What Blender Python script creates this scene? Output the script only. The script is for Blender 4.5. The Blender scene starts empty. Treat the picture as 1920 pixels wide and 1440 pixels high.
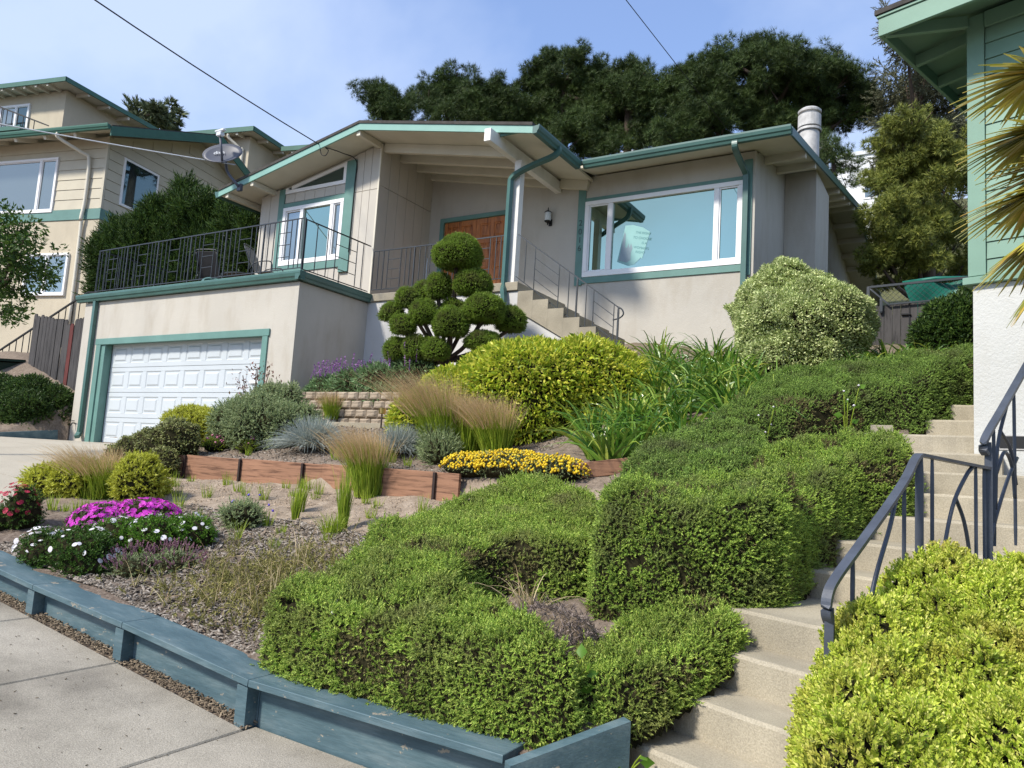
import bpy, math, random
import numpy as np
from mathutils import Vector, Matrix
S = bpy.context.scene
COL = S.collection
rad = math.radians

# ------------------------------------------------------------------ camera
yaw, pit, rol = rad(31.208), rad(6.464), rad(3.573)
_f = Vector((-math.sin(yaw)*math.cos(pit), math.cos(yaw)*math.cos(pit), math.sin(pit)))
_r = Vector((math.cos(yaw), math.sin(yaw), 0))
_u = _r.cross(_f)
_r2 = _r*math.cos(rol) + _u*math.sin(rol)
_u2 = -_r*math.sin(rol) + _u*math.cos(rol)
cd = bpy.data.cameras.new('camera'); cam = bpy.data.objects.new('camera', cd); COL.objects.link(cam)
m = Matrix((_r2, _u2, -_f)).transposed().to_4x4(); m.translation = (0, 0, 1.6)
cam.matrix_world = m
cd.sensor_width = 36; cd.lens = 36*1430/1920; cd.clip_end = 3000; cd.clip_start = .05
S.camera = cam

# ------------------------------------------------------------------ sky and sun
TS = Vector((-.30, -.66, .69)).normalized()          # direction towards the sun
ELEV = math.asin(TS.z); AZ = math.atan2(TS.x, TS.y)
w = bpy.data.worlds.new('World'); S.world = w; w.use_nodes = True
nt = w.node_tree; nt.nodes.clear()
out = nt.nodes.new('ShaderNodeOutputWorld'); bg = nt.nodes.new('ShaderNodeBackground')
sky = nt.nodes.new('ShaderNodeTexSky'); sky.sky_type = 'NISHITA'; sky.sun_disc = False
sky.sun_elevation = ELEV; sky.sun_rotation = AZ; sky.air_density = 1.3; sky.dust_density = 1.0; sky.ozone_density = 2.0
tc = nt.nodes.new('ShaderNodeTexCoord'); sx = nt.nodes.new('ShaderNodeSeparateXYZ')
nt.links.new(tc.outputs['Generated'], sx.inputs[0])
ad = nt.nodes.new('ShaderNodeMath'); ad.operation = 'ADD'; ad.inputs[1].default_value = .35
ab = nt.nodes.new('ShaderNodeMath'); ab.operation = 'ABSOLUTE'
nt.links.new(sx.outputs[2], ab.inputs[0]); nt.links.new(ab.outputs[0], ad.inputs[0])
dx = nt.nodes.new('ShaderNodeMath'); dx.operation = 'DIVIDE'; dy = nt.nodes.new('ShaderNodeMath'); dy.operation = 'DIVIDE'
nt.links.new(sx.outputs[0], dx.inputs[0]); nt.links.new(ad.outputs[0], dx.inputs[1])
nt.links.new(sx.outputs[1], dy.inputs[0]); nt.links.new(ad.outputs[0], dy.inputs[1])
cb = nt.nodes.new('ShaderNodeCombineXYZ'); nt.links.new(dx.outputs[0], cb.inputs[0]); nt.links.new(dy.outputs[0], cb.inputs[1])
cb.inputs[2].default_value = 17.81
nz = nt.nodes.new('ShaderNodeTexNoise'); nz.inputs['Scale'].default_value = 1.25; nz.inputs['Detail'].default_value = 7
nz.inputs['Roughness'].default_value = .5; nz.inputs['Distortion'].default_value = .25
nt.links.new(cb.outputs[0], nz.inputs['Vector'])
rp = nt.nodes.new('ShaderNodeValToRGB'); rp.color_ramp.elements[0].position = .40; rp.color_ramp.elements[1].position = .58
rp.color_ramp.elements[0].color = (.2, .2, .2, 1); rp.color_ramp.elements[1].color = (.8, .8, .8, 1)
nt.links.new(nz.outputs['Fac'], rp.inputs[0])
mx = nt.nodes.new('ShaderNodeMixRGB'); nt.links.new(rp.outputs[0], mx.inputs[0]); tn = nt.nodes.new('ShaderNodeMixRGB'); tn.blend_type = 'MULTIPLY'; tn.inputs[0].default_value = 1; tn.inputs[2].default_value = (.80, .95, 1.26, 1)
nt.links.new(sky.outputs[0], tn.inputs[1]); nt.links.new(tn.outputs[0], mx.inputs[1])
mx.inputs[2].default_value = (3.9, 4.6, 6.0, 1)       # thin high cloud
nt.links.new(mx.outputs[0], bg.inputs[0]); bg.inputs[1].default_value = .13
nt.links.new(bg.outputs[0], out.inputs[0])
sd = bpy.data.lights.new('sun', 'SUN'); sd.energy = 3.9; sd.angle = rad(6); sd.color = (1, .94, .84)
so = bpy.data.objects.new('sun', sd); COL.objects.link(so); so.rotation_euler = TS.to_track_quat('Z', 'Y').to_euler(); so.location = (-30, -25, 40)
S.view_settings.view_transform = 'Standard'; S.view_settings.look = 'None'; S.view_settings.gamma = 1
S.view_settings.exposure = 0.55
S.cycles.max_bounces = 6; S.cycles.diffuse_bounces = 3; S.cycles.glossy_bounces = 3; S.cycles.transparent_max_bounces = 8

# ------------------------------------------------------------------ object helpers
RW = {}
def _link(o, parent):
    COL.objects.link(o)
    if parent is not None:
        o.parent = parent
        if not parent.get('_loc'):
            o.matrix_parent_inverse = RW.get(parent.name, Matrix()).inverted()
        if parent.get('_loc'): o['_loc'] = 1
    return o
def tag(o, label=None, cat=None, group=None, kind=None):
    if label: o['label'] = label
    if cat: o['category'] = cat
    if group: o['group'] = group
    if kind: o['kind'] = kind
    return o
def thing(name, label, cat, loc=(0, 0, 0), rz=0, local=False, group=None):
    o = bpy.data.objects.new(name, None); o.empty_display_size = .2
    COL.objects.link(o); o.location = loc; o.rotation_euler = (0, 0, rz)
    RW[o.name] = Matrix.Translation(loc) @ Matrix.Rotation(rz, 4, 'Z')
    if local: o['_loc'] = 1
    return tag(o, label, cat, group)
def mesh(name, V, F, mat, parent=None, smooth=False):
    me = bpy.data.meshes.new(name); me.from_pydata([tuple(v) for v in V], [], F); me.update()
    if mat: me.materials.append(mat)
    if smooth:
        for p in me.polygons: p.use_smooth = True
    return _link(bpy.data.objects.new(name, me), parent)
def nmesh(name, V, F, mat, parent=None, smooth=False):
    """large numpy mesh; F is (n,3) or (n,4)"""
    V = np.asarray(V, np.float32); F = np.asarray(F, np.int32); k = F.shape[1]
    me = bpy.data.meshes.new(name); me.vertices.add(len(V)); me.vertices.foreach_set('co', V.ravel())
    me.loops.add(F.size); me.loops.foreach_set('vertex_index', F.ravel())
    me.polygons.add(len(F)); me.polygons.foreach_set('loop_start', np.arange(len(F), dtype=np.int32)*k)
    if smooth: me.polygons.foreach_set('use_smooth', np.ones(len(F), bool))
    me.update(calc_edges=True); me.materials.append(mat)
    return _link(bpy.data.objects.new(name, me), parent)
def share(name, me, parent, loc=(0, 0, 0), scale=(1, 1, 1), rot=None):
    o = bpy.data.objects.new(name, me); _link(o, parent); o.location = loc; o.scale = scale
    if rot: o.rotation_euler = rot
    return o

class MB:
    def __init__(s): s.V = []; s.F = []
    def add(s, V, F):
        n = len(s.V); s.V += [tuple(v) for v in V]; s.F += [tuple(i+n for i in f) for f in F]; return s
    def box(s, x0, x1, y0, y1, z0, z1, b=.004):
        return s.add(*cbox(x0, x1, y0, y1, z0, z1, b))
    def beam(s, p0, p1, wd, ht, up=(0, 0, 1), b=.004):
        return s.add(*beamv(p0, p1, wd, ht, up, b))
    def tube(s, pts, r, n=8, cap=True):
        return s.add(*tubev(pts, r, n, cap))
    def prism(s, poly, ext):
        return s.add(*prismv(poly, ext))
    def build(s, name, mat, parent=None, smooth=False): return mesh(name, s.V, s.F, mat, parent, smooth)

def cbox(x0, x1, y0, y1, z0, z1, b=.004):
    b = min(b, (x1-x0)*.3, (y1-y0)*.3, (z1-z0)*.3)
    V = []; 
    for z, i in ((z0, b), (z0+b, 0), (z1-b, 0), (z1, b)):
        V += [(x0+i, y0+i, z), (x1-i, y0+i, z), (x1-i, y1-i, z), (x0+i, y1-i, z)]
    F = [(3, 2, 1, 0), (12, 13, 14, 15)]
    for k in range(3):
        for j in range(4):
            a = k*4+j; c = k*4+(j+1) % 4; F.append((a, c, c+4, a+4))
    return V, F
def beamv(p0, p1, wd, ht, up=(0, 0, 1), b=.004):
    p0 = Vector(p0); p1 = Vector(p1); d = p1-p0; L = d.length; d.normalize(); u = Vector(up)
    s_ = d.cross(u); s_.normalize(); u = s_.cross(d)
    V, F = cbox(-wd/2, wd/2, 0, L, -ht/2, ht/2, b)
    return [p0 + s_*v[0] + d*v[1] + u*v[2] for v in V], F
def tubev(pts, r, n=8, cap=True):
    pts = [Vector(p) for p in pts]; k = len(pts); rs = r if hasattr(r, '__len__') else [r]*k
    V = []; F = []; prev = None
    for i, p in enumerate(pts):
        t = (pts[min(i+1, k-1)]-pts[max(i-1, 0)]).normalized()
        if prev is None:
            a = Vector((0, 0, 1)) if abs(t.z) < .9 else Vector((1, 0, 0)); prev = t.cross(a).normalized()
        prev = (prev - t*prev.dot(t)).normalized(); q = t.cross(prev)
        for j in range(n):
            an = 2*math.pi*j/n; V.append(p + (prev*math.cos(an)+q*math.sin(an))*rs[i])
    for i in range(k-1):
        for j in range(n):
            a = i*n+j; b = i*n+(j+1) % n; F.append((a, b, b+n, a+n))
    if cap: F += [tuple(range(n-1, -1, -1)), tuple(range((k-1)*n, k*n))]
    return V, F
def prismv(poly, ext):
    ext = Vector(ext); P = [Vector(p) for p in poly]; n = len(P)
    V = P + [p+ext for p in P]
    F = [tuple(range(n-1, -1, -1)), tuple(range(n, 2*n))]
    for i in range(n): j = (i+1) % n; F.append((i, j, j+n, i+n))
    # make outward
    nr = (P[1]-P[0]).cross(P[2]-P[0])
    if nr.dot(ext) < 0: F = [f[::-1] for f in F]
    return V, F
def box(name, x0, x1, y0, y1, z0, z1, mat, parent=None, b=.004):
    return mesh(name, *cbox(x0, x1, y0, y1, z0, z1, b), mat, parent)
def beam(name, p0, p1, wd, ht, mat, parent=None, up=(0, 0, 1), b=.004):
    return mesh(name, *beamv(p0, p1, wd, ht, up, b), mat, parent)
def tube(name, pts, r, mat, parent=None, n=8):
    return mesh(name, *tubev(pts, r, n), mat, parent, True)
def smoothpath(pts, n=6):
    P = [Vector(p) for p in pts]; P = [2*P[0]-P[1]]+P+[2*P[-1]-P[-2]]; o = []
    for i in range(1, len(P)-2):
        for k in range(n):
            t = k/n; a, b, c, d = P[i-1:i+3]
            o.append(.5*((2*b)+(-a+c)*t+(2*a-5*b+4*c-d)*t*t+(-a+3*b-3*c+d)*t**3))
    o.append(P[-2]); return o
def text(name, body, size, mtx, mat, parent, ext=.001, align='LEFT'):
    cu = bpy.data.curves.new(name, 'FONT'); cu.body = body; cu.size = size; cu.extrude = ext; cu.align_x = align
    t = bpy.data.objects.new(name, cu); COL.objects.link(t); dg = bpy.context.evaluated_depsgraph_get()
    me = bpy.data.meshes.new_from_object(t.evaluated_get(dg)); bpy.data.objects.remove(t)
    me.transform(mtx); me.materials.clear(); me.materials.append(mat); me.name = name
    return _link(bpy.data.objects.new(name, me), parent)

# ------------------------------------------------------------------ materials
class NB:
    def __init__(s, name):
        s.m = bpy.data.materials.new(name); s.m.use_nodes = True; s.t = s.m.node_tree; s.t.nodes.clear()
        s.o = s.n('ShaderNodeOutputMaterial')
    def n(s, ty, **kw):
        x = s.t.nodes.new(ty)
        for k, v in kw.items(): s.i(x, k, v)
        return x
    def i(s, x, k, v):
        k = int(k[1:]) if k[0] == '_' else k
        if isinstance(v, bpy.types.NodeSocket): s.t.links.new(v, x.inputs[k])
        else: x.inputs[k].default_value = v
    def pos(s, sc=(1, 1, 1)):
        g_ = s.n('ShaderNodeNewGeometry')
        if sc == (1, 1, 1): return g_.outputs['Position']
        v = s.n('ShaderNodeVectorMath'); v.operation = 'MULTIPLY'; s.t.links.new(g_.outputs['Position'], v.inputs[0]); v.inputs[1].default_value = sc
        return v.outputs[0]
    def noise(s, vec, scale, detail=5, rough=.55, dist=0):
        return s.n('ShaderNodeTexNoise', Vector=vec, Scale=scale, Detail=detail, Roughness=rough, Distortion=dist).outputs['Fac']
    def ramp(s, fac, stops):
        r = s.n('ShaderNodeValToRGB'); s.t.links.new(fac, r.inputs[0]); e = r.color_ramp.elements
        while len(e) < len(stops): e.new(.5)
        for k, (p, c) in enumerate(stops):
            e[k].position = p; e[k].color = tuple(c)[:3]+(1,) if hasattr(c, '__len__') else (c, c, c, 1)
        return r.outputs[0]
    def mix(s, fac, a, b, mode='MIX'):
        x = s.n('ShaderNodeMixRGB'); x.blend_type = mode
        for k, v in ((0, fac), (1, a), (2, b)):
            if isinstance(v, bpy.types.NodeSocket): s.t.links.new(v, x.inputs[k])
            else: x.inputs[k].default_value = v if k == 0 else tuple(v)[:3]+(1,)
        return x.outputs[0]
    def bump(s, h, st, dist=.01, nrm=None):
        b = s.n('ShaderNodeBump', Strength=st, Distance=dist, Height=h)
        if nrm: s.t.links.new(nrm, b.inputs['Normal'])
        return b.outputs[0]
    def pbr(s, col, rough=.7, nrm=None, spec=.3, metal=0, **kw):
        p = s.n('ShaderNodeBsdfPrincipled', **{'Base Color': col if isinstance(col, bpy.types.NodeSocket) else tuple(col)[:3]+(1,), 'Roughness': rough, 'Specular IOR Level': spec, 'Metallic': metal})
        if nrm: s.t.links.new(nrm, p.inputs['Normal'])
        return p.outputs[0]
    def done(s, sh): s.t.links.new(sh, s.o.inputs[0]); return s.m
def sc(c, k): return tuple(min(1, v*k) for v in c)
def pmat(name, col, var=.12, scale=2.5, rough=.7, bump=.15, bscale=60, spec=.3, col2=None, metal=0, stretch=(1, 1, 1), speck=0, streak=0, stain=(.3, .27, .22)):
    b = NB(name); p = b.pos(stretch)
    n1 = b.noise(p, scale, 7, .6)
    c = b.ramp(n1, [(.3, sc(col, 1-var)), (.7, col2 or sc(col, 1+var))])
    n2 = b.noise(p, bscale, 4, .6)
    if speck: c = b.mix(speck, c, b.ramp(n2, [(.35, .25), (.65, 1.35)]), 'MULTIPLY')
    if streak:
        n3 = b.noise(b.pos((2.2, 2.2, .45)), 1.6, 5, .6)
        c = b.mix(b.ramp(n3, [(.5, 0), (.72, streak)]), c, stain)
    return b.done(b.pbr(c, rough, b.bump(n2, bump) if bump else None, spec, metal))
def wood(name, c1, c2, st=(1, 14, 14), scale=2.5, rough=.7, bump=.3, knots=True):
    b = NB(name); p = b.pos(st)
    n1 = b.noise(p, scale, 8, .65, .6)
    c = b.ramp(n1, [(.33, c1), (.5, sc(c2, .85)), (.68, c2)])
    n0 = b.noise(b.pos(), .9, 3)
    c = b.mix(.35, c, b.ramp(n0, [(.3, .55), (.7, 1.3)]), 'MULTIPLY')
    return b.done(b.pbr(c, rough, b.bump(n1, bump, .006), .25))
def leaf(name, stops, trans=.3, rough=.5, clump=.35, cscale=2.5, spec=.25, ctint=None):
    b = NB(name); g_ = b.n('ShaderNodeNewGeometry')
    n = len(stops); c = b.ramp(g_.outputs['Random Per Island'], [(i/(n-1) if n > 1 else 0, k) for i, k in enumerate(stops)])
    nz_ = b.noise(b.pos(), cscale, 3)
    c = b.mix(clump, c, b.ramp(nz_, [(.3, .45), (.7, 1.45)]), 'MULTIPLY')
    if ctint: c = b.mix(b.ramp(b.noise(b.pos((1, 1, 1.3)), cscale*.6, 3), [(.5, 0), (.75, .8)]), c, ctint)
    d = b.pbr(c, rough, None, spec)
    t = b.n('ShaderNodeBsdfTranslucent', Color=c).outputs[0]
    x = b.n('ShaderNodeMixShader', _0=trans); b.t.links.new(d, x.inputs[1]); b.t.links.new(t, x.inputs[2])
    return b.done(x.outputs[0])

def stucco(name, col, stain=(.33, .28, .21), st=.48, bump=.4):
    b = NB(name)
    n1 = b.noise(b.pos(), .8, 6, .6); n2 = b.noise(b.pos(), 38, 5, .65); n4 = b.noise(b.pos((1, 1, .8)), 7, 4, .6)
    c = b.ramp(n1, [(.3, sc(col, .93)), (.7, sc(col, 1.06))])
    n3 = b.noise(b.pos((1.6, 1.6, .5)), 1.7, 5, .6)
    c = b.mix(b.ramp(n3, [(.5, 0), (.75, st)]), c, stain)
    h = b.mix(.5, n2, n4)
    return b.done(b.pbr(c, .85, b.bump(h, bump, .02), .2))
M = {}
M['stucco'] = stucco('stucco_paint', (.455, .425, .37))
M['stucco2'] = stucco('stucco_foundation', (.55, .54, .52), st=.15)
M['whitest'] = stucco('stucco_white', (.50, .50, .47), (.42, .40, .34), .35, .8)
M['beige'] = stucco('stucco_beige', (.50, .44, .33), st=.25)
M['siding'] = pmat('painted_siding', (.47, .435, .375), .06, 2, .6, .15, 25, streak=.18, stain=(.45, .38, .28), stretch=(1, 1, .5))
M['mint'] = pmat('teal_paint_lit', (.20, .37, .315), .07, 3, .45, .05, 40, .4)  # trim teal for the front fascia, sunlight put into the colour
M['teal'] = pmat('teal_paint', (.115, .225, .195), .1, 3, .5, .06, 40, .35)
M['teal_shaded'] = pmat('teal_paint_shaded', (.055, .125, .108), .12, 3, .38, .03, 30, .45)  # trim teal for gutters and side rake, darkened in colour as shade
M['cream'] = pmat('cream_paint', (.60, .56, .46), .07, 2, .65, .06, 30)
M['white'] = pmat('white_vinyl', (.8, .79, .78), .03, 3, .35, 0, 30, .4)
M['wpaint'] = pmat('white_paint', (.72, .70, .66), .08, 3, .55, .05, 30, streak=.2)
M['gdoor'] = pmat('garage_door_paint', (.48, .515, .535), .03, 1.5, .42, .02, 30, .4)
M['shingle'] = pmat('roof_shingle', (.06, .055, .05), .3, 8, .9, .4, 50)
M['doorwood'] = wood('stained_door_wood', (.15, .042, .014), (.50, .18, .055), (9, 9, 1), 2.2, .38, .12)
M['iron'] = pmat('painted_iron', (.02, .025, .03), .2, 6, .45, .05, 60, .5)
M['rail'] = pmat('grey_handrail_paint', (.05, .058, .075), .25, 9, .42, .08, 60, .5)
M['black'] = pmat('black_metal', (.015, .015, .015), .2, 4, .5, 0)
M['conc'] = pmat('concrete_steps', (.345, .305, .23), .22, 1.6, .9, .35, 120, .15, speck=.3)
M['walk0'] = pmat('sidewalk_concrete', (.30, .27, .225), .14, 1.3, .9, .5, 140, .15, speck=.38, streak=0)
b = NB('sidewalk_aggregate'); n1 = b.noise(b.pos(), .75, 6, .6); n2 = b.noise(b.pos(), 130, 4, .7); n3 = b.noise(b.pos(), 4, 6, .65)
c = b.ramp(n1, [(.32, (.19, .17, .138)), (.52, (.36, .325, .265)), (.7, (.41, .37, .305))])
c = b.mix(.45, c, b.ramp(n2, [(.34, .3), (.66, 1.5)]), 'MULTIPLY'); c = b.mix(.3, c, b.ramp(n3, [(.3, .6), (.7, 1.3)]), 'MULTIPLY')
M['walk'] = b.done(b.pbr(c, .92, b.bump(n2, .55, .012), .12))
b = NB('blue_weathered_paint'); n1 = b.noise(b.pos((1, 3, 5)), 2.2, 7, .65); n2 = b.noise(b.pos((3, 22, 30)), 3, 6, .6); n4 = b.noise(b.pos((1, 1, 1.8)), 7, 8, .7)
c = b.ramp(n1, [(.3, (.05, .092, .11)), (.5, (.075, .125, .143)), (.72, (.135, .185, .198))])
c = b.mix(b.ramp(n4, [(.62, 0), (.645, .85)]), c, (.34, .29, .22)); c = b.mix(.3, c, b.ramp(n2, [(.35, .6), (.65, 1.25)]), 'MULTIPLY')
M['bluew'] = b.done(b.pbr(c, .55, b.bump(n2, .35, .006), .35))
M['drive'] = pmat('driveway_concrete', (.40, .36, .29), .1, .9, .9, .3, 100, .15, speck=.2)
M['asphalt'] = pmat('asphalt', (.055, .055, .055), .2, 3, .9, .4, 120)
M['timber'] = wood('redwood_timber', (.085, .04, .024), (.33, .175, .105), (1.1, 1.1, 16), 2.2, .75, .5)
M['grey_wood'] = wood('weathered_fence_wood', (.018, .017, .018), (.075, .07, .068), (10, 10, .8), 2, .85, .3)
M['redwood_b'] = wood('red_fence_board', (.05, .015, .013), (.13, .035, .03), (10, 10, .8), 2, .8, .3)
M['green2'] = pmat('mint_green_paint', (.165, .28, .21), .1, 1.5, .5, .05, 30, .35)
M['steel'] = pmat('galvanised_steel', (.46, .45, .43), .25, 7, .65, .08, 40, .4, metal=0, streak=.5, stain=(.2,.18,.16))
M['bark'] = pmat('bark', (.075, .055, .042), .35, 6, .95, .6, 30, stretch=(1, 1, .3))
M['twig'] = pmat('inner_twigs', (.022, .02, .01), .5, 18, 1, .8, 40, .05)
M['block'] = pmat('tan_wall_block', (.33, .265, .195), .2, 5, .95, .7, 35)
M['stake'] = pmat('rusty_stake', (.03, .018, .015), .3, 10, .7, .1)
M['brass'] = pmat('brass', (.7, .5, .2), .1, 5, .3, 0, metal=1)
M['dish'] = pmat('dish_grey', (.075, .08, .1), .06, 4, .45, .02)
M['lgrey'] = pmat('light_grey_plastic', (.6, .62, .64), .05, 4, .4, 0)
M['binplast'] = pmat('dark_green_plastic', (.015, .035, .025), .1, 4, .5, 0)
M['stone'] = pmat('tan_stone', (.36, .27, .18), .3, 7, .9, .4, 30)
M['litter'] = pmat('dry_litter', (.16, .12, .08), .4, 30, .95, .6, 90)
def glassmat(name, tint, dark, fac=.8, rough=.015):
    b = NB(name)
    gl = b.n('ShaderNodeBsdfGlossy', Color=tuple(tint)+(1,), Roughness=rough).outputs[0]
    df = b.pbr(dark, .2)
    x = b.n('ShaderNodeMixShader', _0=fac); b.t.links.new(df, x.inputs[1]); b.t.links.new(gl, x.inputs[2])
    return b.done(x.outputs[0])
M['glass'] = glassmat('coated_window_glass', (.33, .45, .37), (.02, .06, .06), .88)
M['glassd'] = glassmat('dim_window_glass', (.5, .56, .55), (.10, .12, .12), .45)
M['glassk'] = glassmat('dark_window_glass', (.25, .36, .38), (.006, .016, .018), .4)
M['frost'] = pmat('frosted_glass', (.62, .64, .62), .04, 5, .25, 0)
# ------------------------------------------------------------------ terrain
def sst(a, b, x):
    t = np.clip((x-a)/(b-a), 0, 1); return t*t*(3-2*t)
def _h(i, j, k, s):
    n = (i*374761393 + j*668265263 + k*2147483647 + s*1274126177) & 0xffffffff
    n = ((n ^ (n >> 13))*1274126177) & 0xffffffff
    return ((n ^ (n >> 16)) & 0xffff)/65535.
def vnoise(P, s=0):
    P = np.asarray(P, float); I = np.floor(P).astype(np.int64); f = P-I; f = f*f*(3-2*f); r = 0
    for a in (0, 1):
        for b in (0, 1):
            for c in (0, 1):
                wt = (f[:, 0] if a else 1-f[:, 0])*(f[:, 1] if b else 1-f[:, 1])*(f[:, 2] if c else 1-f[:, 2])
                r = r + wt*_h(I[:, 0]+a, I[:, 1]+b, I[:, 2]+c, s)
    return r*2-1
def fbm(P, s=0, o=3):
    P = np.asarray(P, float); r = 0; a = 1.
    for k in range(o): r = r+a*vnoise(P*(2**k), s+k); a *= .5
    return r
def zs(x):
    x = np.asarray(x, float); return np.where(x > -3.4, 0, .117*(-3.4-np.maximum(x, -30)))
def zd(x, y):
    t = np.clip((y-3.3)/6.2, 0, 1); return zs(x)*(1-t)+1.65*t
DEY = [3.3, 4.2, 4.8, 5.7, 7.0, 9.5]; DEX = [-7.5, -8.3, -9.0, -9.9, -10.6, -10.95]
def dedge(y): return np.interp(y, DEY, DEX)
STEPS = [(-1.69, 3.14, -.085), (-1.6, 3.47, .105), (-1.51, 3.80, .295), (-1.42, 4.12, .485), (-1.31, 4.46, .675), (-1.26, 4.74, .865), (-.965, 5.66, 1.055), (-.845, 6.05, 1.245),
         (-.80, 6.60, 1.435), (-.75, 7.10, 1.625), (-.70, 7.6, 1.815), (-.62, 8.0, 2.005), (-.575, 8.43, 2.195), (-.50, 8.92, 2.385), (-.41, 9.25, 2.575), (-.3, 9.9, 2.6)]
SX = [s[0] for s in STEPS]; SY = [s[1] for s in STEPS]
def g(x, y):
    x = np.asarray(x, float); y = np.asarray(y, float)
    zb = .27+np.where(x > -3.6, 0, .1*(-3.6-x))
    Yk = [3.35, 6.9, 6.95, 9.3, 9.4, 11.3, 13.2, 16, 21, 40, 60, 120]
    L = np.interp(y, Yk, [0, 1.25, 1.5, 2.2, 2.5, 3.4, 4.1, 4.6, 5.6, 11, 20, 45])
    k = np.clip((6.9-y)/3.55, 0, 1); L = np.where(y < 6.9, zb*k+1.25*(1-k), L)
    R = np.interp(y, [3.35, 4.74, 5.66, 6.6, 7.6, 8.43, 9.25, 11.3, 13.2, 16, 21, 40, 60, 120], [.27, .8, 1.0, 1.35, 1.75, 2.1, 2.5, 3.2, 3.9, 4.5, 5.6, 11, 20, 45])
    t = sst(-5.2, -3.6, x); z = L*(1-t)+R*t
    # bank left of the driveway
    t2 = sst(3.3, 7, y); bank = zs(x)*(1-t2) + (1.72+.3*np.minimum(-17.3-x, 4)+.55*np.clip(y-8.3, 0, 1.7)+.12*np.maximum(0, y-10))*t2
    bank = np.minimum(bank, np.maximum(z, 5.5))
    z = np.where(x < -17.3, bank, z)
    return z
def gfull(x, y):
    z = g(x, y) + .02*np.sin(x*5.1+y*3.3)*np.sin(x*2.7-y*6.1)
    dr = (x < dedge(y)) & (x > -17.3) & (y > 3.25) & (y < 9.75)
    z = np.where(dr, zd(x, y)-.03, z)
    lx = np.interp(y, SY, SX)
    z = np.where((x > lx+.04) & (x < lx+2.7) & (y > 2.9) & (y < 9.9), z-.45, z)
    z = np.where(y < 3.34, zs(x)-np.where(y > 3.12, .012, .05)-np.where(y < .95, .12, 0), z)
    return z
xs = np.unique(np.concatenate([np.linspace(-600, -40, 12), np.linspace(-40, -19.5, 30), np.arange(-19.5, 3, .085), np.linspace(3, 20, 20), np.linspace(20, 600, 14)]))
ys = np.unique(np.concatenate([np.linspace(-600, -10, 12), np.linspace(-10, 2.9, 30), [3.11, 3.13, 3.335, 3.345], np.arange(2.9, 14, .085), np.linspace(14, 60, 50), np.linspace(60, 900, 14)]))
X, Y = np.meshgrid(xs, ys); Z = gfull(X, Y)
V = np.stack([X, Y, Z], -1).reshape(-1, 3); nx = len(xs); ny = len(ys)
fine = (np.abs(V[:, 0]+8) < 12) & (V[:, 1] > 3.4) & (V[:, 1] < 14)
V[fine, 2] += .018*fbm(V[fine]*np.array([5, 5, 0])+3, 5, 3) + .008*vnoise(V[fine]*23, 9)
I = np.arange(nx*ny).reshape(ny, nx)
F = np.stack([I[:-1, :-1], I[:-1, 1:], I[1:, 1:], I[1:, :-1]], -1).reshape(-1, 4)
b = NB('garden_soil'); p = b.pos(); n1 = b.noise(p, 1.2, 6, .6); n2 = b.noise(p, 45, 6, .7); n3 = b.noise(p, 7, 5, .6)
tan = b.ramp(n3, [(.3, (.215, .165, .12)), (.7, (.37, .30, .23))])
mul = b.ramp(b.noise(p, 22, 6, .7), [(.3, (.075, .055, .042)), (.55, (.18, .14, .11)), (.75, (.30, .25, .21))])
spx = b.n('ShaderNodeSeparateXYZ', Vector=p)
ma = b.n('ShaderNodeMath'); ma.operation = 'MULTIPLY_ADD'; b.t.links.new(n1, ma.inputs[0]); ma.inputs[1].default_value = 1.6; b.t.links.new(spx.outputs[1], ma.inputs[2])
fy = b.n('ShaderNodeMapRange', **{'From Min': 5.0, 'From Max': 6.2}); b.t.links.new(ma.outputs[0], fy.inputs[0])
fz = b.n('ShaderNodeMapRange', **{'From Min': 6.93, 'From Max': 6.97, 'To Min': 1, 'To Max': .35}); b.t.links.new(spx.outputs[1], fz.inputs[0])
fm_ = b.n('ShaderNodeMath'); fm_.operation = 'MULTIPLY'; b.t.links.new(fy.outputs[0], fm_.inputs[0]); b.t.links.new(fz.outputs[0], fm_.inputs[1])
c = b.mix(fm_.outputs[0], mul, tan)
far = b.n('ShaderNodeMapRange', **{'From Min': 12.5, 'From Max': 15}); b.t.links.new(spx.outputs[1], far.inputs[0])
c = b.mix(far.outputs[0], c, b.ramp(n3, [(.3, (.05, .06, .02)), (.7, (.16, .15, .07))]))
c = b.mix(.5, c, b.ramp(n2, [(.3, .5), (.7, 1.4)]), 'MULTIPLY')
M['soil'] = b.done(b.pbr(c, .95, b.bump(n2, .7, .02), .1))
tag(nmesh('ground', V, F, M['soil'], smooth=True), kind='structure')

# sidewalk: one slab object per bay
sw = thing('sidewalk', None, None); tag(sw, kind='structure'); 
joints = [3.0, 1.9, .8, -.3, -1.37, -2.57, -3.60, -4.87, -5.97, -7.07]
for a, c_ in zip(joints[:-1], joints[1:]):
    x1, x0 = a-.006, c_+.006; y0, y1 = 1.02, 3.205
    if x0 > -3.77: y1 = 3.285 if x0 > -3.7 else 3.205
    if x0 > -2: y1 = 3.1
    Vv = []; Ff = []
    for (z, i) in ((-.1, 0), (-.008, 0), (0, .008)):
        for (x, y) in ((x0+i, y0+i), (x1-i, y0+i), (x1-i, y1-i), (x0+i, y1-i)): Vv.append((x, y, float(zs(x))+z))
    for k in range(2):
        for j in range(4): q = k*4+j; r_ = k*4+(j+1) % 4; Ff.append((q, r_, r_+4, q+4))
    Ff += [(8, 9, 10, 11), (3, 2, 1, 0)]
    mesh('slab', Vv, Ff, M['walk'], sw)
kb = MB(); xk = [8, 2, -3.4, -12, -30]
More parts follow.
